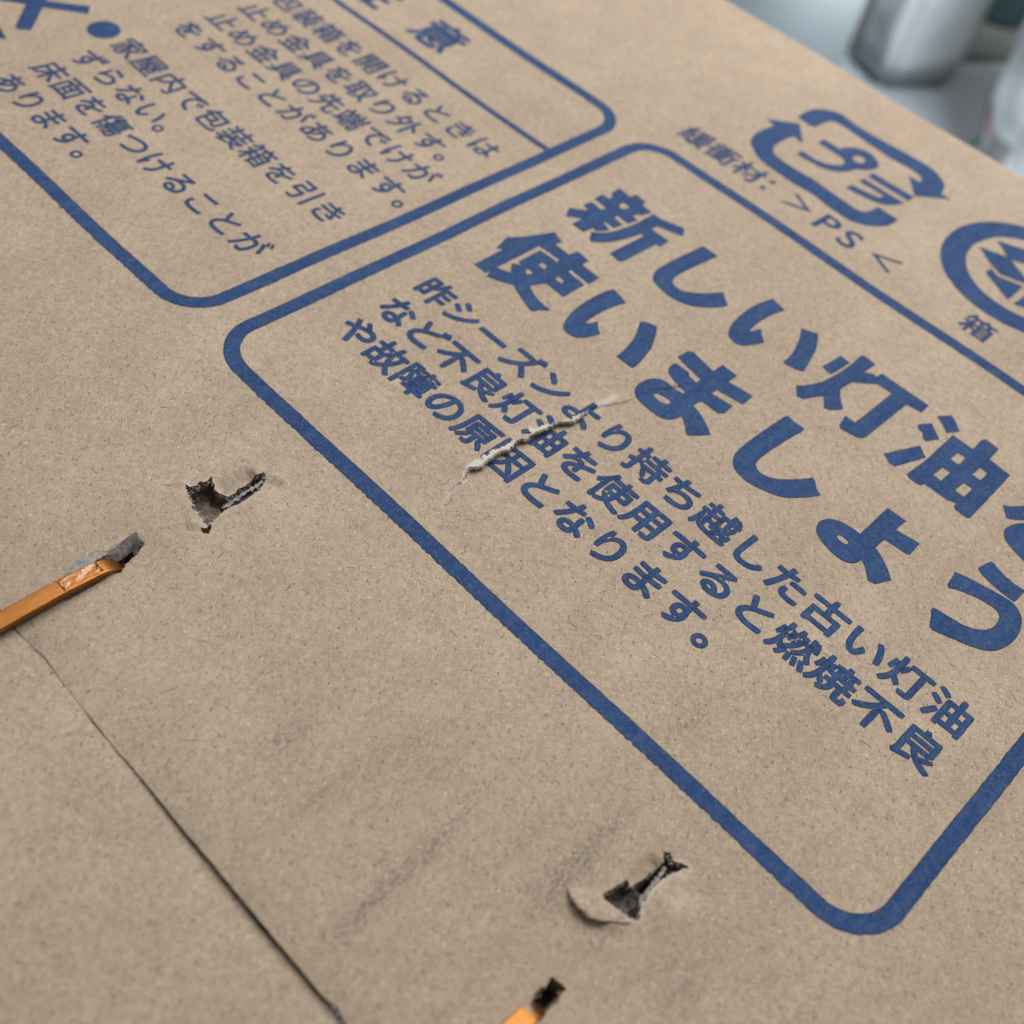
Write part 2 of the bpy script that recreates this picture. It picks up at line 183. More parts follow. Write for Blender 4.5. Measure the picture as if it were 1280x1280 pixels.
GLYPHS={'atarashii_kanji':[[(0,-0.564,5.46),(0,-0.23,5.787),(0,-0.224,5.862),(0,-0.427,5.885),(0,-0.433,6.216),(0,-0.02,6.205),(0,0.0,6.36),(0,-0.461,6.4),(0,-0.494,6.762),(0,-0.233,6.795),(0,-0.26,6.944),(0,-0.399,7.042),(0,-0.423,7.416),(0,-0.015,7.389),(0,0.012,7.432),(0,0.019,7.619),(0,0.416,7.616),(0,0.451,7.413),(0,0.822,7.387),(0,0.777,6.987),(0,0.715,7.011),(0,0.627,6.777),(0,0.85,6.759),(0,0.823,6.386),(0,0.422,6.378),(0,0.416,6.257),(0,0.767,6.19),(0,0.729,5.859),(0,0.415,5.862),(0,0.432,5.797),(0,0.733,5.703),(0,0.649,5.465),(0,0.555,5.318),(0,0.403,5.347),(0,0.427,5.277),(0,0.408,4.981),(0,-0.019,4.97),(0,-0.004,5.336),(0,-0.054,5.367),(0,-0.333,5.071)],[(0,0.122,6.791),(0,0.093,7.002),(0,0.318,7.009),(0,0.333,6.872),(0,0.246,6.733)],[(0,0.903,7.375),(0,1.136,7.37),(0,1.827,7.628),(0,2.038,7.297),(0,1.968,7.259),(0,1.326,7.024),(0,1.321,6.788),(0,1.959,6.781),(0,1.988,6.387),(0,1.855,6.329),(0,1.846,4.991),(0,1.769,4.874),(0,1.417,4.939),(0,1.413,6.347),(0,1.329,6.35),(0,1.309,6.301),(1,1.187,5.599),(1,1.019,5.146),(0,0.802,4.844),(0,0.71,4.9),(0,0.513,5.182),(0,0.699,5.41),(1,0.839,5.806),(1,0.917,6.563),(1,0.908,7.102)]],'tsukai_kanji':[[(0,-0.264,1.589),(0,-0.278,2.631),(0,-0.418,2.523),(0,-0.57,3.066),(1,-0.301,3.554),(0,-0.027,4.304),(0,0.409,4.16),(0,0.355,3.948),(0,0.864,3.93),(0,0.894,4.246),(0,1.321,4.215),(0,1.326,3.934),(0,1.942,3.938),(0,1.969,3.518),(0,1.324,3.525),(0,1.314,3.429),(0,1.924,3.395),(0,1.927,2.588),(0,1.311,2.591),(0,1.16,2.17),(1,1.614,1.97),(0,2.058,1.957),(0,2.078,1.875),(0,1.927,1.688),(0,1.907,1.548),(0,1.821,1.496),(1,1.266,1.678),(0,0.888,1.838),(1,0.61,1.653),(0,0.272,1.508),(0,0.169,1.746),(0,0.144,1.573)],[(0,0.151,1.965),(0,0.17,3.517),(0,0.845,3.57),(0,0.887,3.453),(0,0.305,3.421),(0,0.309,2.602),(0,0.468,2.585),(0,0.264,2.42),(0,0.504,2.12)],[(0,0.681,2.95),(0,0.692,3.106),(0,0.858,3.115),(0,0.907,2.947)],[(0,0.664,2.522),(0,0.64,2.605),(0,0.838,2.602),(0,0.846,2.519),(0,0.783,2.423)],[(0,1.323,2.924),(0,1.306,3.056),(0,1.517,3.074),(0,1.546,2.929)]],'shi_a':[[(0,2.63,7.448),(0,3.155,7.442),(1,3.101,6.732),(1,3.057,5.888),(1,3.153,5.49),(1,3.443,5.391),(1,3.701,5.545),(1,3.933,5.828),(0,4.225,6.329),(0,4.386,6.168),(0,4.641,5.973),(0,4.581,5.811),(1,4.349,5.437),(1,4.039,5.132),(1,3.573,4.956),(1,3.012,5.009),(1,2.77,5.128),(1,2.607,5.424),(1,2.561,5.852)]],'i_a':[[(0,5.158,7.296),(0,5.637,7.188),(1,5.533,6.623),(1,5.525,6.105),(0,5.576,5.682),(0,5.629,5.74),(0,5.704,6.017),(0,5.875,5.823),(0,6.072,5.67),(1,5.944,5.293),(1,5.76,5.027),(1,5.511,5.003),(1,5.319,5.111),(1,5.154,5.462),(1,5.055,6.071),(1,5.045,6.676)],[(0,6.324,6.952),(0,6.353,7.014),(0,6.714,7.191),(1,7.014,6.693),(1,7.166,6.242),(0,7.328,5.681),(0,7.242,5.604),(0,6.85,5.461),(0,6.783,5.552),(1,6.76,5.944),(1,6.56,6.522)]],'tou':[[(0,7.502,6.248),(0,7.558,7.039),(0,7.861,7.009),(0,7.813,6.204)],[(0,7.508,5.126),(1,7.75,5.569),(1,7.87,6.147),(1,7.907,6.862),(0,7.874,7.492),(0,7.93,7.594),(0,8.305,7.558),(0,8.288,7.052),(0,8.492,7.217),(0,8.579,7.153),(0,8.591,7.413),(0,10.001,7.421),(0,10.019,7.037),(0,9.623,6.973),(0,9.602,5.265),(1,9.577,5.076),(0,9.463,4.95),(0,9.03,4.852),(0,8.956,4.937),(0,8.878,5.324),(0,9.154,5.338),(0,9.161,6.981),(0,8.757,6.97),(0,8.515,6.683),(0,8.304,6.454),(0,8.259,5.984),(0,8.426,5.75),(0,8.695,5.47),(0,8.691,5.4),(0,8.529,5.142),(0,8.388,5.075),(0,8.146,5.423),(0,7.895,4.875),(0,7.733,4.812)]],'yu':[[(0,10.339,7.261),(0,10.549,7.603),(1,10.748,7.489),(0,10.988,7.275),(0,10.808,6.945),(1,10.642,7.086)],[(0,10.177,6.604),(0,10.386,6.938),(0,10.51,6.841),(0,10.807,6.619),(0,10.642,6.3),(0,10.539,6.283),(0,10.415,6.457),(0,10.26,6.496)],[(0,10.183,5.063),(0,10.608,6.037),(0,10.9,5.826),(0,10.921,5.818),(0,10.59,4.931),(0,10.435,4.898)],[(0,10.911,4.954),(0,10.96,5.859),(0,10.942,7.022),(0,11.518,7.031),(0,11.496,7.435),(0,11.533,7.598),(0,11.935,7.597),(0,11.956,7.075),(0,12.564,7.056),(0,12.622,5.005),(0,12.552,4.941),(0,12.244,4.946),(0,12.171,5.043),(0,12.187,5.147),(0,11.967,5.05),(0,11.473,5.043),(0,11.355,5.029),(0,11.305,4.905),(0,11.015,4.89)],[(0,11.325,6.281),(0,11.341,6.618),(0,11.55,6.616),(0,11.555,6.28)],[(0,11.33,5.486),(0,11.356,5.863),(0,11.56,5.884),(0,11.559,5.462)],[(0,11.943,6.292),(0,11.953,6.632),(0,12.164,6.637),(0,12.173,6.284)],[(0,11.942,5.486),(0,11.953,5.868),(0,12.182,5.875),(0,12.181,5.475)]],'wo':[[(0,12.914,6.053),(1,13.087,6.21),(0,13.627,7.025),(0,13.941,6.767),(1,13.428,5.972),(0,13.188,5.749)],[(0,13.789,6.265),(1,13.432,5.816),(1,13.325,5.425),(1,13.379,5.268),(1,13.519,5.111),(1,13.712,5.027),(0,14.13,4.908),(0,15.017,4.696),(0,15.046,5.436)]],'i_b':[[(0,2.465,3.936),(0,2.73,3.88),(0,3.009,3.796),(1,2.918,3.471),(1,2.875,2.919),(0,2.913,2.352),(0,2.985,2.42),(0,3.059,2.653),(0,3.242,2.472),(0,3.407,2.354),(1,3.319,2.014),(1,3.155,1.741),(1,2.945,1.682),(1,2.749,1.716),(1,2.585,1.942),(1,2.413,2.497),(1,2.365,3.181),(1,2.384,3.634)],[(0,3.713,3.656),(0,4.056,3.806),(1,4.297,3.434),(1,4.519,2.979),(0,4.716,2.134),(0,4.633,2.083),(0,4.184,2.083),(1,4.12,2.542),(1,3.99,2.988),(1,3.819,3.314),(0,3.691,3.528)]],'ma':[[(0,5.087,3.351),(0,5.106,3.727),(0,5.198,3.838),(0,5.944,3.72),(0,5.94,4.089),(0,6.42,4.092),(0,6.408,3.741),(0,7.083,3.868),(0,7.109,3.402),(0,6.425,3.271),(0,6.415,3.062),(0,6.995,3.168),(0,7.028,2.772),(0,6.932,2.652),(0,6.456,2.638),(0,6.415,2.581),(0,6.412,2.355),(1,6.777,2.239),(0,7.27,1.946),(0,7.086,1.645),(0,6.973,1.491),(0,6.891,1.486),(1,6.658,1.707),(0,6.456,1.826),(1,6.366,1.516),(1,6.19,1.395),(1,5.833,1.362),(1,5.427,1.422),(1,5.242,1.544),(1,5.146,1.828),(1,5.227,2.236),(1,5.441,2.408),(1,5.723,2.413),(0,6.002,2.483),(0,5.99,2.562),(0,5.767,2.573),(0,5.601,2.601),(0,5.363,2.693),(1,5.222,2.862),(0,5.185,3.101),(0,5.219,3.148),(0,5.615,3.172),(0,5.681,3.078),(0,5.957,3.037),(0,5.94,3.212)],[(1,5.595,1.847),(1,5.618,1.944),(1,5.79,1.993),(1,5.998,1.998),(1,6.006,1.884),(1,5.88,1.803),(1,5.701,1.805)]],'shi_b':[[(0,7.977,4.001),(0,8.017,4.087),(0,8.215,4.048),(0,8.503,4.071),(0,8.533,3.958),(1,8.464,3.196),(1,8.444,2.549),(1,8.462,2.195),(1,8.55,2.057),(1,8.758,1.998),(1,9.058,2.164),(1,9.288,2.471),(0,9.56,2.949),(0,9.671,2.883),(0,9.838,2.715),(0,9.985,2.663),(0,9.972,2.591),(1,9.75,2.186),(1,9.479,1.854),(1,9.119,1.647),(1,8.668,1.513),(1,8.295,1.572),(1,8.123,1.709),(1,7.992,1.964),(1,7.951,2.407),(1,7.947,3.214)]],'yo':[[(0,11.199,3.656),(0,11.7,3.669),(0,11.678,3.243),(0,12.261,3.352),(0,12.287,2.875),(0,12.237,2.836),(0,11.684,2.782),(0,11.669,2.711),(0,11.67,2.406),(1,11.988,2.263),(0,12.42,1.937),(0,12.395,1.906),(0,12.225,1.554),(0,12.064,1.506),(1,11.825,1.757),(0,11.662,1.868),(1,11.572,1.619),(1,11.354,1.496),(1,10.98,1.511),(1,10.639,1.626),(1,10.482,1.783),(1,10.44,2.067),(1,10.61,2.317),(1,10.901,2.435),(0,11.221,2.463)],[(1,10.928,1.951),(1,10.929,2.03),(1,11.092,2.062),(1,11.21,2.022),(1,11.188,1.943),(1,11.063,1.923)]],'u':[[(0,13.502,3.836),(0,13.592,4.251),(0,13.67,4.275),(1,13.921,4.173),(1,14.257,4.121),(0,14.542,4.158),(0,14.531,3.663),(1,14.26,3.65),(1,13.883,3.687),(0,13.546,3.782)],[(0,13.214,3.302),(1,13.661,3.446),(1,14.114,3.549),(1,14.511,3.607),(1,14.785,3.472),(1,14.934,3.249),(1,15.027,2.84),(1,14.981,2.388),(1,14.82,2.063),(1,14.563,1.869),(1,14.172,1.695),(0,13.715,1.521),(0,13.618,1.558),(0,13.486,1.837),(0,13.409,1.944),(0,13.402,2.039),(0,13.467,2.079),(1,13.816,2.13),(1,14.127,2.197),(1,14.412,2.393),(1,14.546,2.64),(1,14.521,2.975),(1,14.446,3.087),(1,14.248,3.128),(1,13.887,3.05),(0,13.48,2.872),(0,13.363,2.787),(0,13.288,2.841),(0,13.262,3.067)]],'recycle_arrow_a':[[(0,0.137,15.426),(1,0.12,16.242),(1,0.3,16.632),(1,0.739,16.976),(1,1.35,16.947),(0,2.3,16.976),(1,4.021,17.105),(1,4.577,16.949),(1,5.004,16.602),(0,5.184,16.087),(0,5.533,16.068),(0,4.765,15.22),(0,4.077,15.995),(0,4.462,16.044),(0,4.399,16.269),(1,4.037,16.396),(0,3.183,16.341),(0,1.766,16.443),(1,1.153,16.435),(1,0.905,16.342),(1,0.817,16.017),(0,0.811,15.515),(0,0.715,15.399)]],'recycle_arrow_b':[[(0,-0.329,14.371),(0,0.415,15.164),(0,1.148,14.324),(0,0.752,14.357),(1,0.705,13.576),(1,0.838,13.17),(1,1.153,12.967),(0,2.384,13.036),(0,4.079,12.979),(1,4.317,13.109),(1,4.388,13.371),(0,4.4,13.694),(0,5.124,13.712),(1,5.124,13.241),(1,4.993,12.888),(1,4.651,12.496),(1,4.149,12.286),(0,3.012,12.382),(1,1.105,12.333),(1,0.382,12.688),(1,0.128,12.947),(1,-0.011,13.411),(0,0.047,14.288)]],'recycle_pu':[[(0,1.379,14.832),(0,1.376,15.181),(0,1.975,15.196),(1,2.01,15.431),(1,2.214,15.773),(1,2.605,15.964),(1,3.045,15.781),(1,3.221,15.509),(1,3.177,15.156),(0,2.907,14.766),(1,2.869,14.538),(1,2.724,14.19),(1,2.338,13.827),(1,1.904,13.716),(0,1.359,13.647),(0,1.381,13.968),(1,1.893,13.975),(1,2.275,14.164),(1,2.472,14.435),(0,2.519,14.68),(0,2.373,14.832),(0,2.146,14.851)],[(1,2.48,15.181),(1,2.469,15.39),(1,2.606,15.506),(1,2.785,15.462),(1,2.824,15.242),(1,2.666,15.094)]],'recycle_ra':[[(0,3.326,14.784),(0,3.313,15.092),(0,4.804,15.157),(0,4.79,14.821)],[(0,3.32,14.287),(0,3.324,14.564),(0,4.783,14.604),(1,4.65,14.236),(1,4.453,13.972),(1,4.083,13.788),(0,3.279,13.633),(0,3.303,13.938),(1,3.938,14.072),(1,4.161,14.172),(0,4.182,14.362)]],'paper_mark':[[(0,7.336,14.672),(0,8.093,14.995),(0,7.533,15.459),(0,8.325,15.86),(0,8.615,15.831),(0,8.661,15.233),(0,8.272,14.969),(0,9.043,14.515),(0,9.128,14.357),(0,8.397,14.05),(0,7.974,14.249)],[(0,8.068,13.743),(0,8.107,14.06),(0,8.419,13.89),(0,9.101,14.159),(0,9.133,13.126)],[(0,9.325,13.11),(0,9.341,13.958),(0,9.561,14.04),(0,9.843,13.309),(0,9.609,13.261)]],'cross':[[(0,-15.129,0.19),(0,-14.795,-0.085),(0,-15.685,-0.989),(0,-14.805,-1.886),(0,-14.988,-2.143),(0,-15.164,-2.167),(0,-16.045,-1.3),(0,-17.109,-2.412),(0,-17.413,-2.197),(0,-16.352,-1.031),(0,-17.219,-0.163),(0,-16.945,0.126),(0,-15.936,-0.711)]],'pictogram_tip':[[(0,-16.061,-2.548),(0,-15.671,-2.501),(0,-15.296,-2.536),(0,-14.7,-2.686),(0,-14.779,-2.803),(0,-15.14,-2.981)]]}
FEAT={'tear':[(5.252,-4.679),(4.999,-4.354),(4.853,-4.067),(4.806,-3.59),(4.672,-3.369),(4.738,-3.178),(4.772,-2.955),(4.727,-2.654),(4.75,-2.415),(4.811,-2.211),(4.722,-1.922),(4.788,-1.753),(4.799,-1.423),(4.832,-1.147),(4.902,-0.801),(4.838,-1.064),(4.839,-0.735),(4.952,-0.646),(5.056,-0.422),(5.055,-0.252),(5.005,0.231),(5.095,0.48),(5.281,0.89),(5.389,1.306),(5.374,1.442),(5.424,1.672),(5.584,2.153),(5.739,2.436),(5.779,2.688),(5.853,2.99)],'hole_torn':[(1.582,-8.143),(1.641,-8.097),(1.688,-7.978),(1.625,-7.883),(1.676,-7.843),(1.684,-7.771),(1.664,-7.655),(1.783,-7.71),(1.96,-7.779),(2.021,-7.759),(2.053,-7.679),(2.114,-7.621),(2.097,-7.479),(2.043,-7.361),(2.063,-7.192),(2.059,-7.005),(2.12,-6.865),(2.242,-6.904),(2.321,-6.99),(2.429,-7.178),(2.453,-7.38),(2.477,-7.579),(2.446,-7.736),(2.417,-7.843),(2.412,-7.941),(2.473,-8.087),(2.478,-8.192),(2.52,-8.347),(2.422,-8.377),(2.207,-8.348),(2.024,-8.318),(1.772,-8.239)],'hole_torn_small':[(2.553,-8.582),(2.619,-8.518),(2.587,-8.383),(2.686,-8.43),(2.768,-8.563),(2.676,-8.596)],'hole_flap':[(12.825,-8.11),(12.881,-7.982),(12.936,-7.789),(12.971,-7.602),(12.971,-7.504),(13.017,-7.485),(13.1,-7.57),(13.135,-7.365),(13.135,-7.167),(13.164,-7.0),(13.193,-6.866),(13.085,-6.754),(13.15,-6.679),(13.281,-6.732),(13.498,-6.617),(13.461,-6.743),(13.366,-6.969),(13.35,-7.218),(13.349,-7.415),(13.403,-7.675),(13.527,-7.85),(13.394,-7.922),(13.233,-7.995),(12.938,-8.108)],'hole_staple_a':[(2.058,-10.749),(2.018,-10.513),(2.014,-10.324),(1.951,-9.988),(1.907,-9.795),(1.889,-9.618),(2.223,-9.634),(2.313,-9.79),(2.379,-9.998),(2.432,-10.195),(2.521,-10.32),(2.479,-10.492),(2.391,-10.699)],'skirt':[(2.075,-12.413),(1.96,-12.25),(2.034,-11.754),(2.033,-11.25),(1.833,-10.895),(1.806,-10.642),(1.859,-10.412),(1.963,-10.292),(1.926,-9.971),(1.894,-9.787),(1.883,-9.615),(2.216,-9.643)],'hole_staple_b':[(13.256,-10.182),(13.229,-10.075),(13.211,-9.977),(13.202,-9.868),(13.244,-9.812),(13.221,-9.728),(13.226,-9.612),(13.314,-9.623),(13.501,-9.576),(13.499,-9.717),(13.489,-9.767),(13.544,-9.844),(13.542,-10.002),(13.532,-10.071),(13.567,-10.147),(13.538,-10.274)],'crease_a':[(1.391,-8.398),(1.489,-8.291),(1.592,-8.163)],'crease_b':[(2.255,-6.887),(2.404,-6.759),(2.678,-6.608)],'crease_c':[(2.393,-8.813),(2.471,-8.659),(2.559,-8.574)],'tongue':[(1.533,-6.931),(1.838,-6.865),(2.049,-6.97),(2.087,-7.446),(1.98,-7.729),(1.749,-7.613)],'ridge':[(12.395,-8.407),(12.561,-8.538),(12.773,-8.58),(12.996,-8.545),(13.211,-8.41),(13.425,-8.338),(13.701,-8.21)],'ridge_top':[(12.402,-8.399),(12.5,-8.319),(12.685,-8.301),(12.768,-8.142),(12.924,-8.093)],'crease_d':[(12.499,-6.494),(12.752,-6.516),(12.93,-6.589),(12.975,-6.744)],'crease_e':[(13.693,-7.023),(13.725,-6.79),(13.792,-6.597)],'staple_a_top':[(2.282,-12.628),(2.255,-11.335),(2.29,-10.687),(2.348,-10.327)],'staple_b_top':[(13.404,-10.449),(13.375,-10.186),(13.404,-10.077)],'seam_white':[(2.9,-12.516),(3.215,-12.466),(3.636,-12.483),(3.772,-12.448)],'smudges':[(10.436,-10.999),(10.424,-10.514),(10.429,-9.995),(10.39,-9.51),(10.29,-8.861),(10.505,-11.502),(12.401,-8.764),(11.995,-8.921),(12.171,-6.89),(12.294,-8.06),(12.09,-7.431),(11.744,-4.342),(11.789,-4.154),(10.683,-6.758),(11.84,-2.433),(8.184,-6.874),(7.118,-10.288),(7.371,-10.226),(10.139,-8.239),(14.908,-2.982),(16.658,-1.174),(14.73,-7.99),(13.952,-4.106),(14.933,-0.079),(8.838,-8.469),(8.494,-10.518),(15.669,-7.038),(0.501,-6.335)]}


# ------------------------------------------------------------------ the shape of the top surface
def sstep_(v): return 0.25 + 0.75 * ((v > -3.7) & (v < 0.3))
TEAR = np.array(sorted(FEAT['tear'], key=lambda p: p[1]))
_tv = np.arange(-4.68, 2.99, 0.024)
_tu = np.interp(_tv, TEAR[:, 1], TEAR[:, 0]) + 0.035 * np.array([noise.noise((v * 5.0, 0.3, 0)) for v in _tv]) + (0.03 * np.array([noise.noise((v * 13.0, 3.3, 0)) for v in _tv]) + 0.022 * np.array([noise.noise((v * 37.0, 6.3, 0)) for v in _tv])) * sstep_(_tv)
def tear_amp(v):
    return np.interp(v, [-4.7, -4.2, -3.65, -3.3, -2.6, -2.0, -1.2, -0.5, 0.1, 0.5, 1.4, 2.2, 2.7, 3.0], [0.0, 0.012, 0.025, 0.09, 0.1, 0.11, 0.1, 0.09, 0.05, 0.015, 0.012, 0.025, 0.02, 0.0])
def poly_sd(u, v, poly):
    P = np.asarray(poly, float); best = np.full(u.shape, 1e9); sgn = np.ones(u.shape); par = np.zeros(u.shape)
    L = np.r_[0, np.cumsum(np.linalg.norm(np.diff(P, axis=0), axis=1))]
    for i in range(len(P) - 1):
        a, d = P[i], P[i + 1] - P[i]; n2 = d @ d
        t = np.clip(((u - a[0]) * d[0] + (v - a[1]) * d[1]) / n2, 0, 1)
        ex, ey = u - a[0] - t * d[0], v - a[1] - t * d[1]; dd = np.hypot(ex, ey); k = dd < best
        best = np.where(k, dd, best); sgn = np.where(k, np.sign(d[0] * (v - a[1]) - d[1] * (u - a[0])), sgn); par = np.where(k, (L[i] + t * math.sqrt(n2)) / L[-1], par)
    return best, sgn, par
STEPS = [  # polyline, raised side, height, fall-off
    ('ridge', 1, 0.07, 0.4), ('ridge_top', -1, 0.04, 0.2), ('crease_d', 1, 0.04, 0.3), ('crease_e', 1, 0.03, 0.3),
    ('crease_a', 1, 0.09, 0.25), ('crease_b', 1, 0.13, 0.3), ('crease_c', 1, 0.1, 0.22)]
def height(u, v):
    u = np.asarray(u, float); v = np.asarray(v, float)
    h = 0.05 * np.sin(u * 0.31 + 0.6) * np.sin(v * 0.24 + 1.0) + 0.018 * np.sin(u * 0.9 + v * 0.5) + 0.012 * np.sin(v * 1.3 - u * 0.37 + 2)
    s = u - np.interp(v, _tv, _tu); a = tear_amp(v) * ((v > -4.7) & (v < 3.0))
    h = h + np.where(s < 0, a * np.exp(np.minimum(s, 0) / 0.8), -0.55 * a * np.exp(-np.maximum(s, 0) / 0.4))
    for name, side, amp, fall in STEPS:
        d, g, t = poly_sd(u, v, FEAT[name]); w = sstep(t, 0, 0.3) * (1 - sstep(t, 0.7, 1.0))
        h = h + np.where(g == side, amp * np.exp(-d / fall), -0.5 * amp * np.exp(-d / 0.035)) * w * (d < 3)
    # pressed-down tongue of the torn hole, and of the flap hole
    h = h - 0.18 * sstep(u, 1.68, 2.1) * (1 - sstep(u, 2.2, 2.3)) * sstep(v, -7.85, -7.6) * (1 - sstep(v, -7.0, -6.85))
    h = h - 0.12 * sstep(u, 12.8, 13.16) * (1 - sstep(u, 13.2, 13.3)) * sstep(v, -7.75, -7.4) * (1 - sstep(v, -6.95, -6.8))
    for (cu, cv, r, am) in ((2.75, -7.4, 0.5, 0.06), (13.75, -7.4, 0.5, 0.08), (13.9, -6.85, 0.35, -0.05), (2.0, -9.9, 0.6, -0.05), (13.3, -9.9, 0.6, -0.04)):
        h = h + am * np.exp(-((u - cu) ** 2 + (v - cv) ** 2) / (r * r))
    for (cu, cv, r, am) in ((4.5, -9.2, 1.5, -0.07), (8.9, -7.2, 1.2, 0.05), (-3.5, -9.0, 1.8, 0.07), (10.8, -1.0, 1.4, -0.04), (0.2, -6.2, 1.3, -0.06), (15.5, -8.2, 1.6, 0.06), (6.6, -11.0, 1.0, 0.05), (-6.5, -6.8, 1.6, -0.07)):
        h = h + am * np.exp(-((u - cu) ** 2 + (v - cv) ** 2) / (r * r))
    # staple groove and the seam edge sagging a little
    h = h - 0.02 * np.exp(-((u - 2.3) / 0.35) ** 2) * (1 - sstep(v, -10.6, -9.8))
    h = h - 0.08 * np.exp(-(v + 12.43) / 0.5)
    return h

def lip_shift(u, v):
    """the torn lip leans over the tear"""
    u = np.asarray(u, float); v = np.asarray(v, float); s = u - np.interp(v, _tv, _tu)
    return np.where((s < 0) & (v > -4.6) & (v < 2.9), 0.03 * sstep(tear_amp(v), 0.04, 0.09) * np.exp(np.minimum(s, 0) / 0.2), 0.0)
def white_lip(u, v):
    s = u - np.interp(v, _tv, _tu); k = np.array([noise.noise((a * 6.0, b * 6.0, 8.0)) for a, b in zip(u, v)])
    wd = np.interp(v, [-3.7, -3.5, -3.2, -2.7, -2.3, -2.0, -1.85, -1.6, -1.3, -1.0, -0.8, -0.62, -0.4, -0.15, 0.1], [0, .06, .16, .12, .16, .09, .015, .1, .14, .1, .02, .015, .1, .08, 0.0])
    return (s < 0.02) & (s > -wd * (1.0 + 1.1 * k)) & (wd > 0.005)
def inside(px, py, poly):
    P = np.asarray(poly, float); c = np.zeros(px.shape, bool); j = len(P) - 1
    for i in range(len(P)):
        xi, yi = P[i]; xj, yj = P[j]
        k = ((yi > py) != (yj > py)) & (px < (xj - xi) * (py - yi) / (yj - yi + 1e-12) + xi); c ^= k; j = i
    return c
def ragged(poly, step=0.05, amp=0.025, seed=0):
    P = np.asarray(poly, float); out = []
    for i in range(len(P)):
        a, b = P[i], P[(i + 1) % len(P)]; n = max(1, int(np.linalg.norm(b - a) / step)); d = b - a; nn = np.array([-d[1], d[0]]) / (np.linalg.norm(d) + 1e-9)
        for k in range(n):
            q = a + d * k / n; w = noise.noise((q[0] * 9, q[1] * 9, seed)) + 0.6 * noise.noise((q[0] * 31, q[1] * 31, seed + 5)); out.append(q + nn * amp * w)
    return out
def grow(P, k):
    P = np.array(P); c = P.mean(0); return c + (P - c) * k
HOLES = [ragged(grow(FEAT[k], (1.14, 1.0, 1.12, 1.0, 1.0)[i]), 0.045, 0.03, i * 3.1) for i, k in enumerate(('hole_torn', 'hole_torn_small', 'hole_flap', 'hole_staple_a', 'hole_staple_b'))]

# seam edge of the far flap and of the near flap
def seam_v(u):
    return -12.43 + 0.035 * noise.noise((u * 0.6, 1.1, 0)) + 0.02 * noise.noise((u * 3.1, 4, 0)) + (0.07 * math.exp(-((u - 3.3) / 0.4) ** 2)) + 0.05 * math.exp(-((u - 11.3) / 0.15) ** 2)
UMIN, UMAX, VFAR = -26.0, 30.0, 19.3

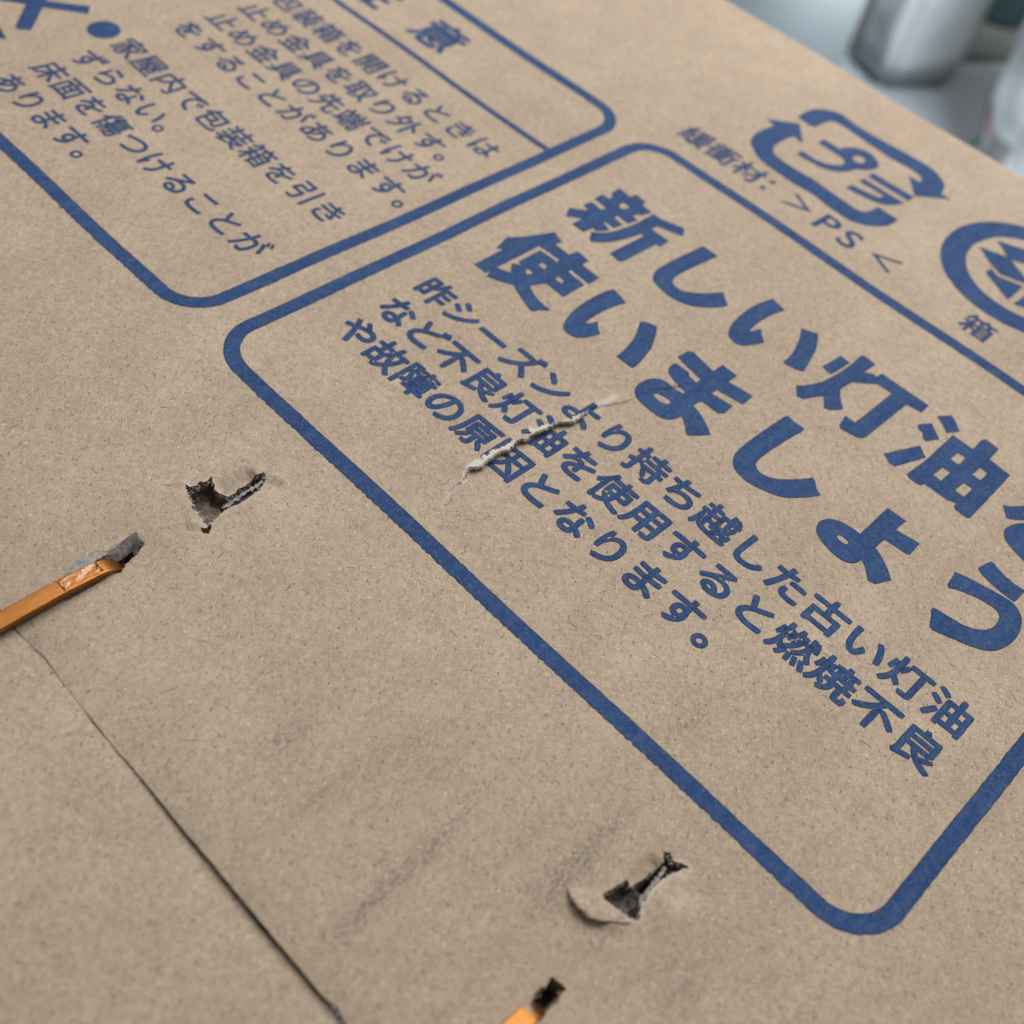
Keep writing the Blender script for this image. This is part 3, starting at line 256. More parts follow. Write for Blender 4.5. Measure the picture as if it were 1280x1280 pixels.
def build_far_flap(parent):
    pts = []; edges = []
    def add(p): pts.append((float(p[0]), float(p[1]))); return len(pts) - 1
    # outline
    us = np.r_[np.arange(UMIN, -2, 1.0), np.arange(-2, 18, 0.08), np.arange(18, UMAX + 0.01, 1.0)]
    bot = [add((u, seam_v(u))) for u in us]
    top = [add((u, VFAR)) for u in np.arange(UMAX, UMIN - 0.01, -1.0)]
    loop = bot + top
    edges += [(loop[i], loop[(i + 1) % len(loop)]) for i in range(len(loop))]
    hole_ids = []
    for H in HOLES:
        ids = [add(p) for p in H]; hole_ids.append(ids); edges += [(ids[i], ids[(i + 1) % len(ids)]) for i in range(len(ids))]
    lip = 0.012 + 0.012 * (tear_amp(_tv) > 0.045)
    A = [add((u - 0.012, v)) for u, v in zip(_tu, _tv)]; B = [add((u + l, v)) for u, v, l in zip(_tu, _tv, lip)]
    for L in (A, B): edges += list(zip(L[:-1], L[1:]))
    n_con = len(pts)
    con = np.array(pts)
    feats = [np.array(h) for h in HOLES] + [np.c_[_tu, _tv]] + [np.array(FEAT[s[0]]) for s in STEPS]
    def dist(u, v):
        d = np.full(u.shape, 1e9)
        for F in feats: d = np.minimum(d, poly_sd(u, v, F)[0])
        return d
    def grid(u0, u1, v0, v1, st):
        a, b = np.meshgrid(np.arange(u0, u1, st), np.arange(v0, v1, st)); a = a.ravel() + rng.uniform(-.25, .25, a.size) * st; b = b.ravel() + rng.uniform(-.25, .25, b.size) * st; return a, b
    ok = []
    for (u0, u1, v0, v1, st, lo, hi) in ((UMIN + 1, UMAX - 1, -12, VFAR - .5, 1.2, 1e6, 1e6), (-19, 20, -3, 18.9, 0.45, 1.3, 1e6), (-19, 5, -12.1, -3, 0.45, 1.3, 1e6), (5, 20, -12.1, -3, 0.11, 1.3, 1e6), (0, 15.5, -12, 4, 0.14, 0.45, 1.3), (0, 15.5, -12, 4, 0.06, 0.03, 0.45)):
        u, v = grid(u0, u1, v0, v1, st)
        if lo > 1e5: k = (u < -19) | (u > 20)
        else: d = dist(u, v); k = (d >= lo) & (d < hi)
        ok.append(np.c_[u[k], v[k]])
    Q = np.vstack(ok); k = np.ones(len(Q), bool)
    for H in HOLES: k &= ~inside(Q[:, 0], Q[:, 1], H)
    su = np.array([seam_v(x) for x in Q[:, 0]]); k &= Q[:, 1] > su + 0.05
    tt = np.interp(Q[:, 1], _tv, _tu); k &= ~((np.abs(Q[:, 0] - tt - 0.02) < 0.06) & (Q[:, 1] > -4.75) & (Q[:, 1] < 3.05))
    Q = Q[k]
    allp = [Vector(p) for p in pts] + [Vector((a, b)) for a, b in Q]
    vo, eo, fo, ov, _, _ = delaunay_2d_cdt(allp, edges, [], 0, 1e-5)
    V = np.array([(p.x, p.y) for p in vo]); F = np.array([f for f in fo if len(f) == 3])
    cen = V[F].mean(1); keep = np.ones(len(F), bool)
    for H in HOLES: keep &= ~inside(cen[:, 0], cen[:, 1], H)
    keep &= cen[:, 1] > np.array([seam_v(x) - 0.004 for x in cen[:, 0]])
    F = F[keep]; cen = cen[keep]
    h = height(V[:, 0], V[:, 1])
    # torn lip: lower edge vertices keep the low side
    strip = inside(cen[:, 0], cen[:, 1], [(u - 0.013, v) for u, v in zip(_tu, _tv)] + [(u + l + 0.001, v) for u, v, l in list(zip(_tu, _tv, lip))[::-1]])
    torn = strip & (tear_amp(cen[:, 1]) > 0.045)  # dark pulp wall; its tone also paints the shadow under the lip
    verts = [W(a + e, b, c) for (a, b), c, e in zip(V, h, lip_shift(V[:, 0], V[:, 1]))]
    me = bpy.data.meshes.new('top_flap'); me.from_pydata(verts, [], [tuple(int(i) for i in f) for f in F]); me.update()
    me.materials.append(M['kraft']); me.materials.append(M['pulp_brown'])
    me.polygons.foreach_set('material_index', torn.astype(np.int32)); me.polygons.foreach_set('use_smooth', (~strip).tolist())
    # stains and scuffs that lie on the paper
    sm = np.zeros(len(V))
    for i, (a, b) in enumerate(FEAT['smudges']):
        r = 0.15 if i % 3 else 0.2; sm += (0.6 if i < 12 else 0.45) * np.exp(-(((V[:, 0] - a) / r) ** 2 + ((V[:, 1] - b) / 0.5) ** 2))
    for u_, v_, w_, am in ((7.3, -10.4, 0.9, .35), (8.45, -9.6, 1.2, .35), (9.4, -8.6, 1.4, .3), (10.38, -10.2, 1.1, .35), (11.3, -8.0, 1.3, .35), (12.25, -8.2, 1.1, .5), (13.15, -4.4, 0.9, .35), (14.1, -6.0, 1.2, .25), (15.0, -2.6, 1.0, .3), (16.0, -6.6, 1.0, .3), (6.35, -8.5, 1.0, .25), (9.4, -5.8, .8, .25)):
        sm += am * np.exp(-(((V[:, 0] - u_) / 0.13) ** 2 + ((V[:, 1] - v_) / w_) ** 2))
    for _ in range(26):
        u_, v_ = rng.uniform(5.5, 17), rng.uniform(-11.5, -3.2)
        sm += rng.uniform(0.25, 0.6) * np.exp(-(((V[:, 0] - u_ - 0.06 * (V[:, 1] - v_)) / rng.uniform(0.05, 0.1)) ** 2 + ((V[:, 1] - v_) / rng.uniform(0.25, 0.8)) ** 2))
    at = me.attributes.new('smudge', 'FLOAT', 'POINT'); at.data.foreach_set('value', np.clip(sm, 0, 1))
    sc = 0.75 * np.exp(-((V[:, 0] - 5.08) / 0.09) ** 2) * sstep(V[:, 1], 0.2, 0.45) * (1 - sstep(V[:, 1], 0.9, 1.3))
    s = V[:, 0] - np.interp(V[:, 1], _tv, _tu)
    sc += 0.55 * np.exp(-(s / 0.04) ** 2) * sstep(V[:, 1], -4.6, -4.3) * (1 - sstep(V[:, 1], -3.7, -3.5))
    sc += 1.0 * white_lip(V[:, 0], V[:, 1])
    d, g, t = poly_sd(V[:, 0], V[:, 1], HOLES[2]); sc += 0.5 * np.exp(-(d / 0.06) ** 2) * (V[:, 0] > 13.3)
    d, g, t = poly_sd(V[:, 0], V[:, 1], HOLES[0]); sc += 0.25 * np.exp(-(d / 0.05) ** 2)
    at = me.attributes.new('scuff', 'FLOAT', 'POINT'); at.data.foreach_set('value', np.clip(sc, 0, 1))
    me.update()
    o = link(bpy.data.objects.new('top_flap', me), parent); return o

box = bpy.data.objects.new('cardboard_box', None); col.objects.link(box); box.location = (0, 0, 0)
tag(box, 'brown cardboard box with blue Japanese print, copper staples and torn holes in its top', 'box')
flap = build_far_flap(box)
flap['label'] = 'top flap printed with blue warnings, torn beside the staples'

# hole walls, cut edges
def wall_strip(name, pts, depth, inward, m, parent, closed=True, seed=0, rows=4):
    P = np.array(pts); n = len(P); c = P.mean(0); vs = []; hh = height(P[:, 0], P[:, 1])
    for r in range(rows + 1):
        t = r / rows
        for i, (a, b) in enumerate(P):
            d = np.array((a, b)) - c; k = 1 - inward * t * (0.6 + 0.8 * noise.noise((a * 7, b * 7, seed + t * 3)))
            q = c + d * k; vs.append(W(q[0], q[1], hh[i] - 0.004 - t * depth + 0.06 * noise.noise((a * 11, b * 11, seed + t * 5))))
    fs = []
    for r in range(rows):
        for i in range(n if closed else n - 1):
            j = (i + 1) % n; fs.append((r * n + i, r * n + j, (r + 1) * n + j, (r + 1) * n + i))
    return mesh_obj(name, vs, fs, m, parent, True)
for i, H in enumerate(HOLES):
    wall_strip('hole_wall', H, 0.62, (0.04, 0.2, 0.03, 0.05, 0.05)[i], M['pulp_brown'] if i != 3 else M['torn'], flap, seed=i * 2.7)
# cut edge of the far flap along the seam
us = np.arange(-19, 20, 0.08)
vs_, fs_ = [], []
for i, u in enumerate(us):
    sv = seam_v(u); h0 = float(height(u, sv)); jag = 0.02 * noise.noise((u * 9, 0, 2))
    vs_ += [W(u, sv, h0), W(u, sv + 0.02 + jag, h0 - 0.3), W(u, sv + 0.03, h0 - 0.7)]
    if i: k = 3 * i; fs_ += [(k - 3, k, k + 1, k - 2), (k - 2, k + 1, k + 2, k - 1)]
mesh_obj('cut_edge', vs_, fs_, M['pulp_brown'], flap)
# far fold: rounded edge
vs_, fs_ = [], []
uu = np.arange(UMIN, UMAX + .01, 1.0)
for i, u in enumerate(uu):
    h0 = float(height(u, VFAR))
    for k in range(7):
        a = k / 6 * math.pi / 2; r = 0.35; vs_.append(W(u, VFAR + r * math.sin(a), h0 - r * (1 - math.cos(a))))
    if i:
        for k in range(6): q = 7 * i + k; fs_.append((q - 7, q, q + 1, q - 6))
mesh_obj('fold_edge', vs_, fs_, M['kraft'], flap, True)

# near flap
def near_h(u, v): return -0.09 + 0.03 * math.sin(u * 0.4 + 1) * math.sin(v * 0.3) - 0.05 * math.exp((v + 12.5) / 0.4)
vs_, fs_ = [], []
vv = np.r_[np.arange(0, 1, 0.1), np.arange(1, 8, 0.4), np.arange(8, 31.6, 2.0), 31.4]
uu = np.r_[np.arange(UMIN, -3, 1.0), np.arange(-3, 16, 0.12), np.arange(16, UMAX + .1, 1.0)]
for u in uu:
    e = seam_v(u) - 0.004 - 0.05 * max(0.0, noise.noise((u * 1.1, 9, 0))) - 0.012 * abs(noise.noise((u * 7, 5, 0)))
    for k in vv: vs_.append(W(u, e - k, near_h(u, e - k)))
nv = len(vv)
for i in range(1, len(uu)):
    for k in range(nv - 1): q = i * nv + k; fs_.append((q - nv, q - nv + 1, q + 1, q))
near = mesh_obj('top_flap', vs_, fs_, M['kraft'], box, True)
near['label'] = 'plain unprinted flap on the near side of the seam'
vs_, fs_ = [], []
for i, u in enumerate(uu):
    e = seam_v(u) - 0.004 - 0.05 * max(0.0, noise.noise((u * 1.1, 9, 0))) - 0.012 * abs(noise.noise((u * 7, 5, 0))); vs_ += [W(u, e, near_h(u, e)), W(u, e - 0.02, near_h(u, e) - 0.7)]
    if i: k = 2 * i; fs_.append((k - 2, k - 1, k + 1, k))
mesh_obj('cut_edge', vs_, fs_, M['pulp_brown'], near)

# inner flaps and side panels
def slab(name, u0, u1, v0, v1, h0, h1, m, parent):
    bm = bmesh.new(); bmesh.ops.create_cube(bm, size=1)
    for v in bm.verts: v.co = W(u0 if v.co.x < 0 else u1, v0 if v.co.y < 0 else v1, h0 if v.co.z < 0 else h1)
    bmesh.ops.bevel(bm, geom=bm.edges[:], offset=0.0006, segments=2, affect='EDGES')
    me = bpy.data.meshes.new(name); bm.to_mesh(me); bm.free(); me.materials.append(m); return link(bpy.data.objects.new(name, me), parent)
HB = -ZTOP / S + 0.03
slab('inner_flap', UMIN + .7, 1.95, -43.5, 18.8, -1.6, -0.95, M['kraft'], box)
slab('inner_flap', 2.35, UMAX - .7, -43.5, 18.8, -1.62, -0.97, M['kraft'], box)
slab('side_panel', UMIN, UMAX, 19.0, 19.65, HB, -0.36, M['kraft'], box)
slab('side_panel', UMIN, UMAX, -44.5, -43.9, HB, -0.36, M['kraft'], box)
slab('side_panel', UMIN - .6, UMIN - .02, -44.4, 19.6, HB, -0.1, M['kraft'], box)
slab('side_panel', UMAX + .02, UMAX + .6, -44.4, 19.6, HB, -0.1, M['kraft'], box)
slab('bottom_panel', UMIN + .1, UMAX - .1, -43.8, 18.9, HB, HB + 0.6, M['kraft'], box)

# ------------------------------------------------------------------ print
def resample_loop(P, flags, step):
    """closed loop of (u, v); flagged points are passed smoothly, the others are corners"""
    n = len(P); out = []
    for i in range(n):
        p0, p1, p2, p3 = P[i - 1], P[i], P[(i + 1) % n], P[(i + 2) % n]; L = math.dist(p1, p2)
        if L < 1e-6: continue
        k = max(1, int(L / step)); f1, f2 = flags[i], flags[(i + 1) % n]
        if not f1 and not f2:
            for j in range(k): t = j / k; out.append((p1[0] + (p2[0] - p1[0]) * t, p1[1] + (p2[1] - p1[1]) * t))
            continue
        def tan(a, b, c): 
            d = (c[0] - a[0], c[1] - a[1]); l = math.hypot(*d) + 1e-9; return (d[0] / l * L, d[1] / l * L)
        lin = (p2[0] - p1[0], p2[1] - p1[1]); m1 = tan(p0, p1, p2) if f1 else None; m2 = tan(p1, p2, p3) if f2 else None
        if m1 is None: m1 = (2 * lin[0] - m2[0], 2 * lin[1] - m2[1])
        if m2 is None: m2 = (2 * lin[0] - m1[0], 2 * lin[1] - m1[1])
        for j in range(k):
            t = j / k; a = 2 * t ** 3 - 3 * t * t + 1; b = t ** 3 - 2 * t * t + t; c = -2 * t ** 3 + 3 * t * t; d = t ** 3 - t * t
            out.append((a * p1[0] + b * m1[0] + c * p2[0] + d * m2[0], a * p1[1] + b * m1[1] + c * p2[1] + d * m2[1]))
    return out
def finish_loop(pts, off, amp, rnd, freq=5.0):
    """round the corners a little, thicken by off and roughen like ink on fibrous paper"""
    A = np.array(pts)
    for _ in range(rnd): A = 0.25 * np.roll(A, 1, 0) + 0.5 * A + 0.25 * np.roll(A, -1, 0)
    T = np.roll(A, -1, 0) - np.roll(A, 1, 0); L = np.hypot(T[:, 0], T[:, 1]) + 1e-9; Nn = np.c_[T[:, 1], -T[:, 0]] / L[:, None]
    w = np.array([noise.noise((a * freq, b * freq, 0.7)) + 0.7 * noise.noise((a * freq * 3.1, b * freq * 3.1, 5.5)) for a, b in A])
    w = w * (0.45 + 1.1 * np.clip(np.array([noise.noise((a * 0.7, b * 0.7, 2.2)) for a, b in A]) + 0.5, 0, 1))
    return A + Nn * (off + amp * w)[:, None]
def area2(P): P = np.asarray(P); x, y = P[:, 0], P[:, 1]; return float(np.sum(x * np.roll(y, -1) - np.roll(x, -1) * y))
_text_cache = {}
def glyph_loops(ch):
    if ch in _text_cache: return _text_cache[ch]
    c = bpy.data.curves.new('glyph', 'FONT'); c.body = ch; o = bpy.data.objects.new('glyph', c); col.objects.link(o)
    dg = bpy.context.evaluated_depsgraph_get(); cu = o.evaluated_get(dg).to_curve(dg); loops = []
    for sp in cu.splines:
        bp = sp.bezier_points; n = len(bp); L = []
        for i in range(n):
            a, b = bp[i], bp[(i + 1) % n]; p = [np.array(x[:2]) for x in (a.co, a.handle_right, b.handle_left, b.co)]
            k = max(1, min(12, int(np.linalg.norm(p[3] - p[0]) / 0.045)))
            for j in range(k): t = j / k; L.append(tuple((1 - t) ** 3 * p[0] + 3 * (1 - t) ** 2 * t * p[1] + 3 * (1 - t) * t * t * p[2] + t ** 3 * p[3]))
        if len(L) > 2: loops.append(L)
    bpy.data.objects.remove(o); bpy.data.curves.remove(c)
    # font outlines keep the ink on one side: make the biggest loop counter-clockwise
    if loops:
        big = max(loops, key=lambda q: abs(area2(q)))
        if area2(big) < 0: loops = [q[::-1] for q in loops]
    _text_cache[ch] = loops; return loops
INK_Z = 0.008
def fill_loops(loops, evenodd):
    """triangulate closed loops; every loop gets a second, inset line so the rim of the ink can be told from its middle"""
    pts, edges, rim = [], [], []
    for L in loops:
        A = np.asarray(L); n = len(A); T = np.roll(A, -1, 0) - np.roll(A, 1, 0); Nn = np.c_[T[:, 1], -T[:, 0]] / (np.hypot(T[:, 0], T[:, 1])[:, None] + 1e-9)
        b = len(pts); pts += [tuple(x) for x in A]; rim += [1.0] * n; edges += [(b + k, b + (k + 1) % n) for k in range(n)]
    con = len(pts)
    sgn = [1 if area2(L) > 0 else -1 for L in loops]
    def covered(q):
        w = np.zeros(len(q), int)
        for L, s in zip(loops, sgn): w += inside(q[:, 0], q[:, 1], L) * (1 if evenodd else s)
        return (w % 2 == 1) if evenodd else (w != 0)
    A = np.array(pts)
    extra = []
    for L in loops:
        B = np.asarray(L); T = np.roll(B, -1, 0) - np.roll(B, 1, 0); Nn = np.c_[T[:, 1], -T[:, 0]] / (np.hypot(T[:, 0], T[:, 1])[:, None] + 1e-9)
        for sg in (-1, 1): extra.append(B + sg * 0.03 * Nn)
    E_ = np.vstack(extra)
    lo, hi = A.min(0), A.max(0)
    if hi[0] > 3.9 and lo[0] < 6.2 and hi[1] > -4.8 and lo[1] < 3.2:
        gx, gy = np.meshgrid(np.arange(max(lo[0], 3.9), min(hi[0], 6.2), 0.045), np.arange(max(lo[1], -4.8), min(hi[1], 3.2), 0.045)); E_ = np.vstack([E_, np.c_[gx.ravel(), gy.ravel()]])
        k = (_tv > lo[1]) & (_tv < hi[1]); E_ = np.vstack([E_, np.c_[_tu[k] - 0.012, _tv[k]], np.c_[_tu[k] + 0.012, _tv[k]]])
    gx, gy = np.meshgrid(np.arange(lo[0], hi[0], 0.6), np.arange(lo[1], hi[1], 0.6)); E_ = np.vstack([E_, np.c_[gx.ravel(), gy.ravel()]])
    E_ = E_[covered(E_)]
    # drop inset points that come too close to the outline
    if len(E_):
        dmin = np.full(len(E_), 1e9)
        for c0 in range(0, len(A), 400): dmin = np.minimum(dmin, np.sqrt(((E_[:, None, :] - A[None, c0:c0 + 400, :]) ** 2).sum(2)).min(1))
        E_ = E_[dmin > 0.018]
    vo, eo, fo, ov, _, _ = delaunay_2d_cdt([Vector(p) for p in pts] + [Vector(p) for p in E_], edges, [], 0, 1e-6)
    V = np.array([(p.x, p.y) for p in vo]); F = np.array([f for f in fo if len(f) == 3])
    rm = np.array([1.0 if any(i < con for i in o) else 0.0 for o in ov]); cen = V[F].mean(1)
    F = F[covered(cen)]
    return V, F, rm
INK_Z = 0.006
def print_mesh(name, groups, parent=None, label=None, evenodd=True):
    """groups: list of glyphs, each a list of loops"""
    Vs, Fs, Rs, n = [], [], [], 0
    for loops in groups:
        V, F, rm = fill_loops(loops, evenodd)
        cen = V[F].mean(1); F = F[~white_lip(cen[:, 0], cen[:, 1])]
        Vs.append(V); Fs.append(F + n); Rs.append(rm); n += len(V)
    V = np.vstack(Vs); F = np.vstack(Fs); rm = np.concatenate(Rs); h = height(V[:, 0], V[:, 1]) + INK_Z; du = lip_shift(V[:, 0], V[:, 1])
    a, b, c = V[F[:, 0]], V[F[:, 1]], V[F[:, 2]]; flip = ((b - a)[:, 0] * (c - a)[:, 1] - (b - a)[:, 1] * (c - a)[:, 0]) < 0; F[flip] = F[flip][:, ::-1]
    me = bpy.data.meshes.new(name); me.from_pydata([W(x + d, y, z) for (x, y), z, d in zip(V, h, du)], [], [tuple(int(i) for i in f) for f in F]); me.update()
    at = me.attributes.new('rim', 'FLOAT', 'POINT'); at.data.foreach_set('value', rm)
    me.materials.append(M['ink']); me.polygons.foreach_set('use_smooth', [True] * len(me.polygons))
    o = link(bpy.data.objects.new(name, me), parent)
    if label: o['label'] = label
    return o
def text_line(text, u0, pitch, v, size, weight, label=None, us=None, amp=0.005, squash=1.0, name='printed_line'):
    loops = []
    for i, ch in enumerate(text):
        if ch == ' ': continue
        cu_ = (u0 + pitch * i) if us is None else us[i]
        cx, k = (0.27, 1.3) if ch in 'PS' else (0.5, 1.0)
        loops.append([finish_loop([(cu_ + (x - cx) * size * k, v + (y - 0.36) * size * k) for x, y in L], weight, amp, 0, 6.0) for L in glyph_loops(ch)])
    return print_mesh(name, loops, flap, label, False)
def traced(name, keys, label, amp=0.008):
    loops = []
    for k in keys:
        loops.append([])
        for L in GLYPHS[k]:
            P = [(a[1], a[2]) for a in L]; fl = [a[0] for a in L]
            if len(P) < 3: continue
            if area2(P) < 0: P = P[::-1]; fl = fl[::-1]
            loops[-1].append(finish_loop(resample_loop(P, fl, 0.05), 0.0, amp, 0, 4.0))
    return print_mesh(name, loops, flap, label)
def round_rect(u0, u1, v0, v1, r, step=0.05):
    P = []
    for cx, cy, a0 in ((u1 - r, v0 + r, -90), (u1 - r, v1 - r, 0), (u0 + r, v1 - r, 90), (u0 + r, v0 + r, 180)):
        for k in range(13): a = math.radians(a0 + 90 * k / 12); P.append((cx + r * math.cos(a), cy + r * math.sin(a)))
    return resample_loop(P, [0] * len(P), step)
def frame(u0, u1, v0, v1, r, w, label, rough=0.01, bars=()):
    o = finish_loop(round_rect(u0 - w / 2, u1 + w / 2, v0 - w / 2, v1 + w / 2, r + w / 2), 0, rough, 0, 6.0)
    # the long near edge is printed more raggedly
    k = (o[:, 1] < v0) & (o[:, 0] > u0 + r) & (o[:, 0] < u1 - r)
    o[k, 1] += np.array([0.03 * noise.noise((x * 9, 2, 0)) + 0.025 * noise.noise((x * 27, 7, 0)) for x in o[k, 0]])
    i = finish_loop(round_rect(u0 + w / 2, u1 - w / 2, v0 + w / 2, v1 - w / 2, r - w / 2), 0, rough, 0, 6.0)
    return print_mesh('printed_frame', [[o, i]], flap, label)
def circle_loop(cu_, cv, r, n=96): return [(cu_ + r * math.cos(2 * math.pi * k / n), cv + r * math.sin(2 * math.pi * k / n)) for k in range(n)]

frame(-1.565, 16.456, -5.316, 10.107, 1.0, 0.37, 'thick blue rounded frame around the fuel warning')
frame(-19.0, -2.648, -5.252, 10.114, 1.0, 0.37, 'thick blue rounded frame around the packaging warning')
print_mesh('printed_rule', [[finish_loop(resample_loop([(-18.78, 6.85), (-2.86, 6.85), (-2.86, 7.06), (-18.78, 7.06)], [0] * 4, 0.06), 0, 0.012, 0)]], flap)
traced('printed_heading', ('atarashii_kanji', 'shi_a', 'i_a', 'tou', 'yu', 'wo'), 'first line of the heavy blue heading')
traced('printed_heading', ('tsukai_kanji', 'i_b', 'ma', 'shi_b', 'yo', 'u'), 'second line of the heavy blue heading')
traced('printed_symbol', ('recycle_arrow_a', 'recycle_arrow_b', 'recycle_pu', 'recycle_ra'), 'blue plastic recycling mark of two arrows', 0.01)
traced('printed_symbol', ('paper_mark',), 'angular blue mark inside the printed ring', 0.01)
print_mesh('printed_ring', [[finish_loop(circle_loop(9.10, 14.665, 2.65), 0, 0.012, 0), finish_loop(circle_loop(9.13, 14.668, 1.935), 0, 0.012, 0)]], flap)
traced('printed_symbol', ('cross',), 'blue cross mark', 0.01)
traced('printed_symbol', ('pictogram_tip',), None, 0.01)
print_mesh('printed_bullet', [[finish_loop(circle_loop(-13.862, -0.179, 0.465, 48), 0, 0.01, 0)]], flap)
SM = 0.99
text_line('昨シーズンより持ち越した古い灯油', 0, 1.0, 0.0, SM, 0.034)
text_line('など不良灯油を使用すると燃焼不良', 0, 1.0, -1.205, SM, 0.034)
text_line('や故障の原因となります。', 0, 1.0, -2.44, SM, 0.034)
for t, v, u0 in (('包装箱を開けるときは', 5.49, -12.72), ('止め金具を取り外す。', 4.28, -12.74), ('止め金具の先端でけが', 3.09, -12.72), ('をすることがあります。', 1.90, -12.74),
                 ('家屋内で包装箱を引き', -0.13, -12.70), ('ずらない。', -1.37, -12.74), ('床面を傷つけることが', -2.56, -12.72), ('あります。', -3.76, -12.74)):
    text_line(t, u0, 0.978, v, 0.95, 0.017)
print_mesh('printed_bullet', [[finish_loop(circle_loop(-13.86, 5.45, 0.465, 48), 0, 0.01, 0)]], flap)
text_line('注意', 0, 1, 8.42, 1.75, 0.045, us=(-12.0, -8.97))
text_line('緩衝材：＞PS＜', 0, 1, 11.53, 1.02, 0.02, us=(-0.89, 0.12, 1.14, 2.12, 3.0, 4.04, 4.9, 6.0))
text_line('箱', 9.23, 1, 11.25, 0.95, 0.02)

# ------------------------------------------------------------------ torn paper, fibres
def blades(name, roots, m, parent, kind='stuff'):
    """thin hairs: root (u, v, h), direction, length, width, bend"""
    vs, fs = [], []
    for (p, d, L, w, bend) in roots:
        p = np.array(p, float); d = np.array(d, float); d /= np.linalg.norm(d) + 1e-9; side = np.cross(d, (0, 0, 1.0)); side /= np.linalg.norm(side) + 1e-9; base = len(vs)
        for k in range(4):
            t = k / 3; q = p + d * L * t + side * bend * t * t * L; ww = w * (1 - 0.75 * t) / 2; vs += [W(*(q - side * ww)), W(*(q + side * ww))]
        for k in range(3): a = base + 2 * k; fs.append((a, a + 1, a + 3, a + 2))
    o = mesh_obj(name, vs, fs, m, parent); o['kind'] = kind; return o
R_ = random.uniform
roots = []
for u, v in zip(_tu, _tv):
    a = float(tear_amp(v))
    if a < 0.05: continue
    hl = float(height(u - 0.013, v))
    for _ in range(5):
        t = R_(0, 1); roots.append(((u + 0.025 - 0.05 * t, v + R_(-.02, .02), hl - 0.015 + 0.02 * t), (R_(0.3, 1), R_(-.7, .7), R_(-0.9, 0.1)), R_(.02, .07), R_(.006, .014), R_(-.6, .6)))
blades('torn_fibres', roots, M['torn_white'], flap)
roots = []
for H, cnt in zip(HOLES, (5, 3, 4, 4, 3)):
    P = np.array(H); c = P.mean(0); hh = height(P[:, 0], P[:, 1])
    for (a, b), z in zip(P, hh):
        for _ in range(cnt):
            d = c - (a, b); roots.append(((a + R_(-.02, .02), b + R_(-.02, .02), z - R_(0, .12)), (d[0] + R_(-.4, .4), d[1] + R_(-.4, .4), R_(-.8, .1)), R_(.03, .1), R_(.008, .016), R_(-.6, .6)))
random.shuffle(roots)
blades('torn_fibres', roots[::2], M['hair_light'], flap); blades('torn_fibres', roots[1::2], M['torn'], flap)

def surface_fibres(n, m, z, wlo, whi, llo, lhi):
    vs, fs = [], []
    U = rng.uniform(-17, 20, n); V = rng.uniform(-16, 19, n)
    for u, v in zip(U, V):
        ang = R_(0, math.tau); k = R_(-1, 1) ** 3 * 2.2; L = R_(llo, lhi); w = R_(wlo, whi); base = len(vs); q = np.array((u, v)); line = []
        for j in range(6): line.append((q.copy(), ang)); q = q + np.array((math.cos(ang), math.sin(ang))) * L / 5; ang += k * 0.35
        if any(inside(np.array([p[0]]), np.array([p[1]]), H)[0] for p, _ in line[::5] for H in HOLES): continue
        if min(p[1] for p, _ in line) < -12.4 < max(p[1] for p, _ in line): continue
        hs = [float(height(p[0], p[1])) if p[1] > -12.43 else near_h(p[0], p[1]) for p, _ in line]
        for (p, a), hz, j in zip(line, hs, range(6)):
            ww = w * (0.4 + 0.6 * math.sin(math.pi * (j + .5) / 6)) / 2; nx, ny = -math.sin(a) * ww, math.cos(a) * ww; vs += [W(p[0] - nx, p[1] - ny, hz + z), W(p[0] + nx, p[1] + ny, hz + z)]
        fs += [(base + 2 * j, base + 2 * j + 1, base + 2 * j + 3, base + 2 * j + 2) for j in range(5)]
    o = mesh_obj('paper_fibres', vs, fs, m, flap); o['kind'] = 'stuff'
surface_fibres(700, M['hair_dark'], 0.005, 0.006, 0.013, 0.06, 0.3)
surface_fibres(700, M['hair_light'], 0.004, 0.005, 0.012, 0.06, 0.28)

# curled paper in the torn holes
def curl(name, path, width, m, parent, roll=2.6, seed=0):
    vs, fs = [], []; n = len(path); K = 7
    for i, (u, v, h, du, dv) in enumerate(path):
        for k in range(K):
            a = roll * k / (K - 1); r = width / roll; x = r * math.sin(a); z = r * (1 - math.cos(a)); jj = 0.035 * noise.noise((i * .55, k * 0.9, seed)) + 0.02 * noise.noise((i * 1.9, k * 2.3, seed))
            vs.append(W(u + du * (x + jj), v + dv * (x + jj), h - z + 1.5 * jj))
    for i in range(n - 1):
        for k in range(K - 1): q = i * K + k; fs.append((q, q + 1, q + K + 1, q + K))
    return mesh_obj(name, vs, fs, m, parent, True)
curl('curled_paper', [(2.44 - 0.1 * t, -7.95 + 1.05 * t, -0.05 - 0.02 * math.sin(t * 9), -0.95, -0.1 + 0.2 * t) for t in np.linspace(0, 1, 24)], 0.34, M['torn'], flap)
def crushed(u0, u1, v0, v1, h0, m, seed):
    vs, fs = [], []; n = 60
    for i in range(n + 1):
        for k in range(n + 1):
            u = u0 + (u1 - u0) * i / n; v = v0 + (v1 - v0) * k / n; vs.append(W(u, v, h0 + 0.16 * noise.noise((u * 3.0, v * 3.0, seed)) + 0.07 * noise.noise((u * 9, v * 9, seed)) + 0.05 * noise.noise((u * 24, v * 24, seed)) + 0.03 * noise.noise((u * 60, v * 60, seed))))
    for i in range(n):
        for k in range(n): q = i * (n + 1) + k; fs.append((q, q + n + 1, q + n + 2, q + 1))
    return mesh_obj('crushed_flute', vs, fs, m, flap, True)
crushed(1.4, 2.75, -8.75, -6.7, -0.46, M['pulp_brown'], 3.0)
crushed(12.7, 13.3, -8.3, -7.3, -0.42, M['torn'], 9.0)
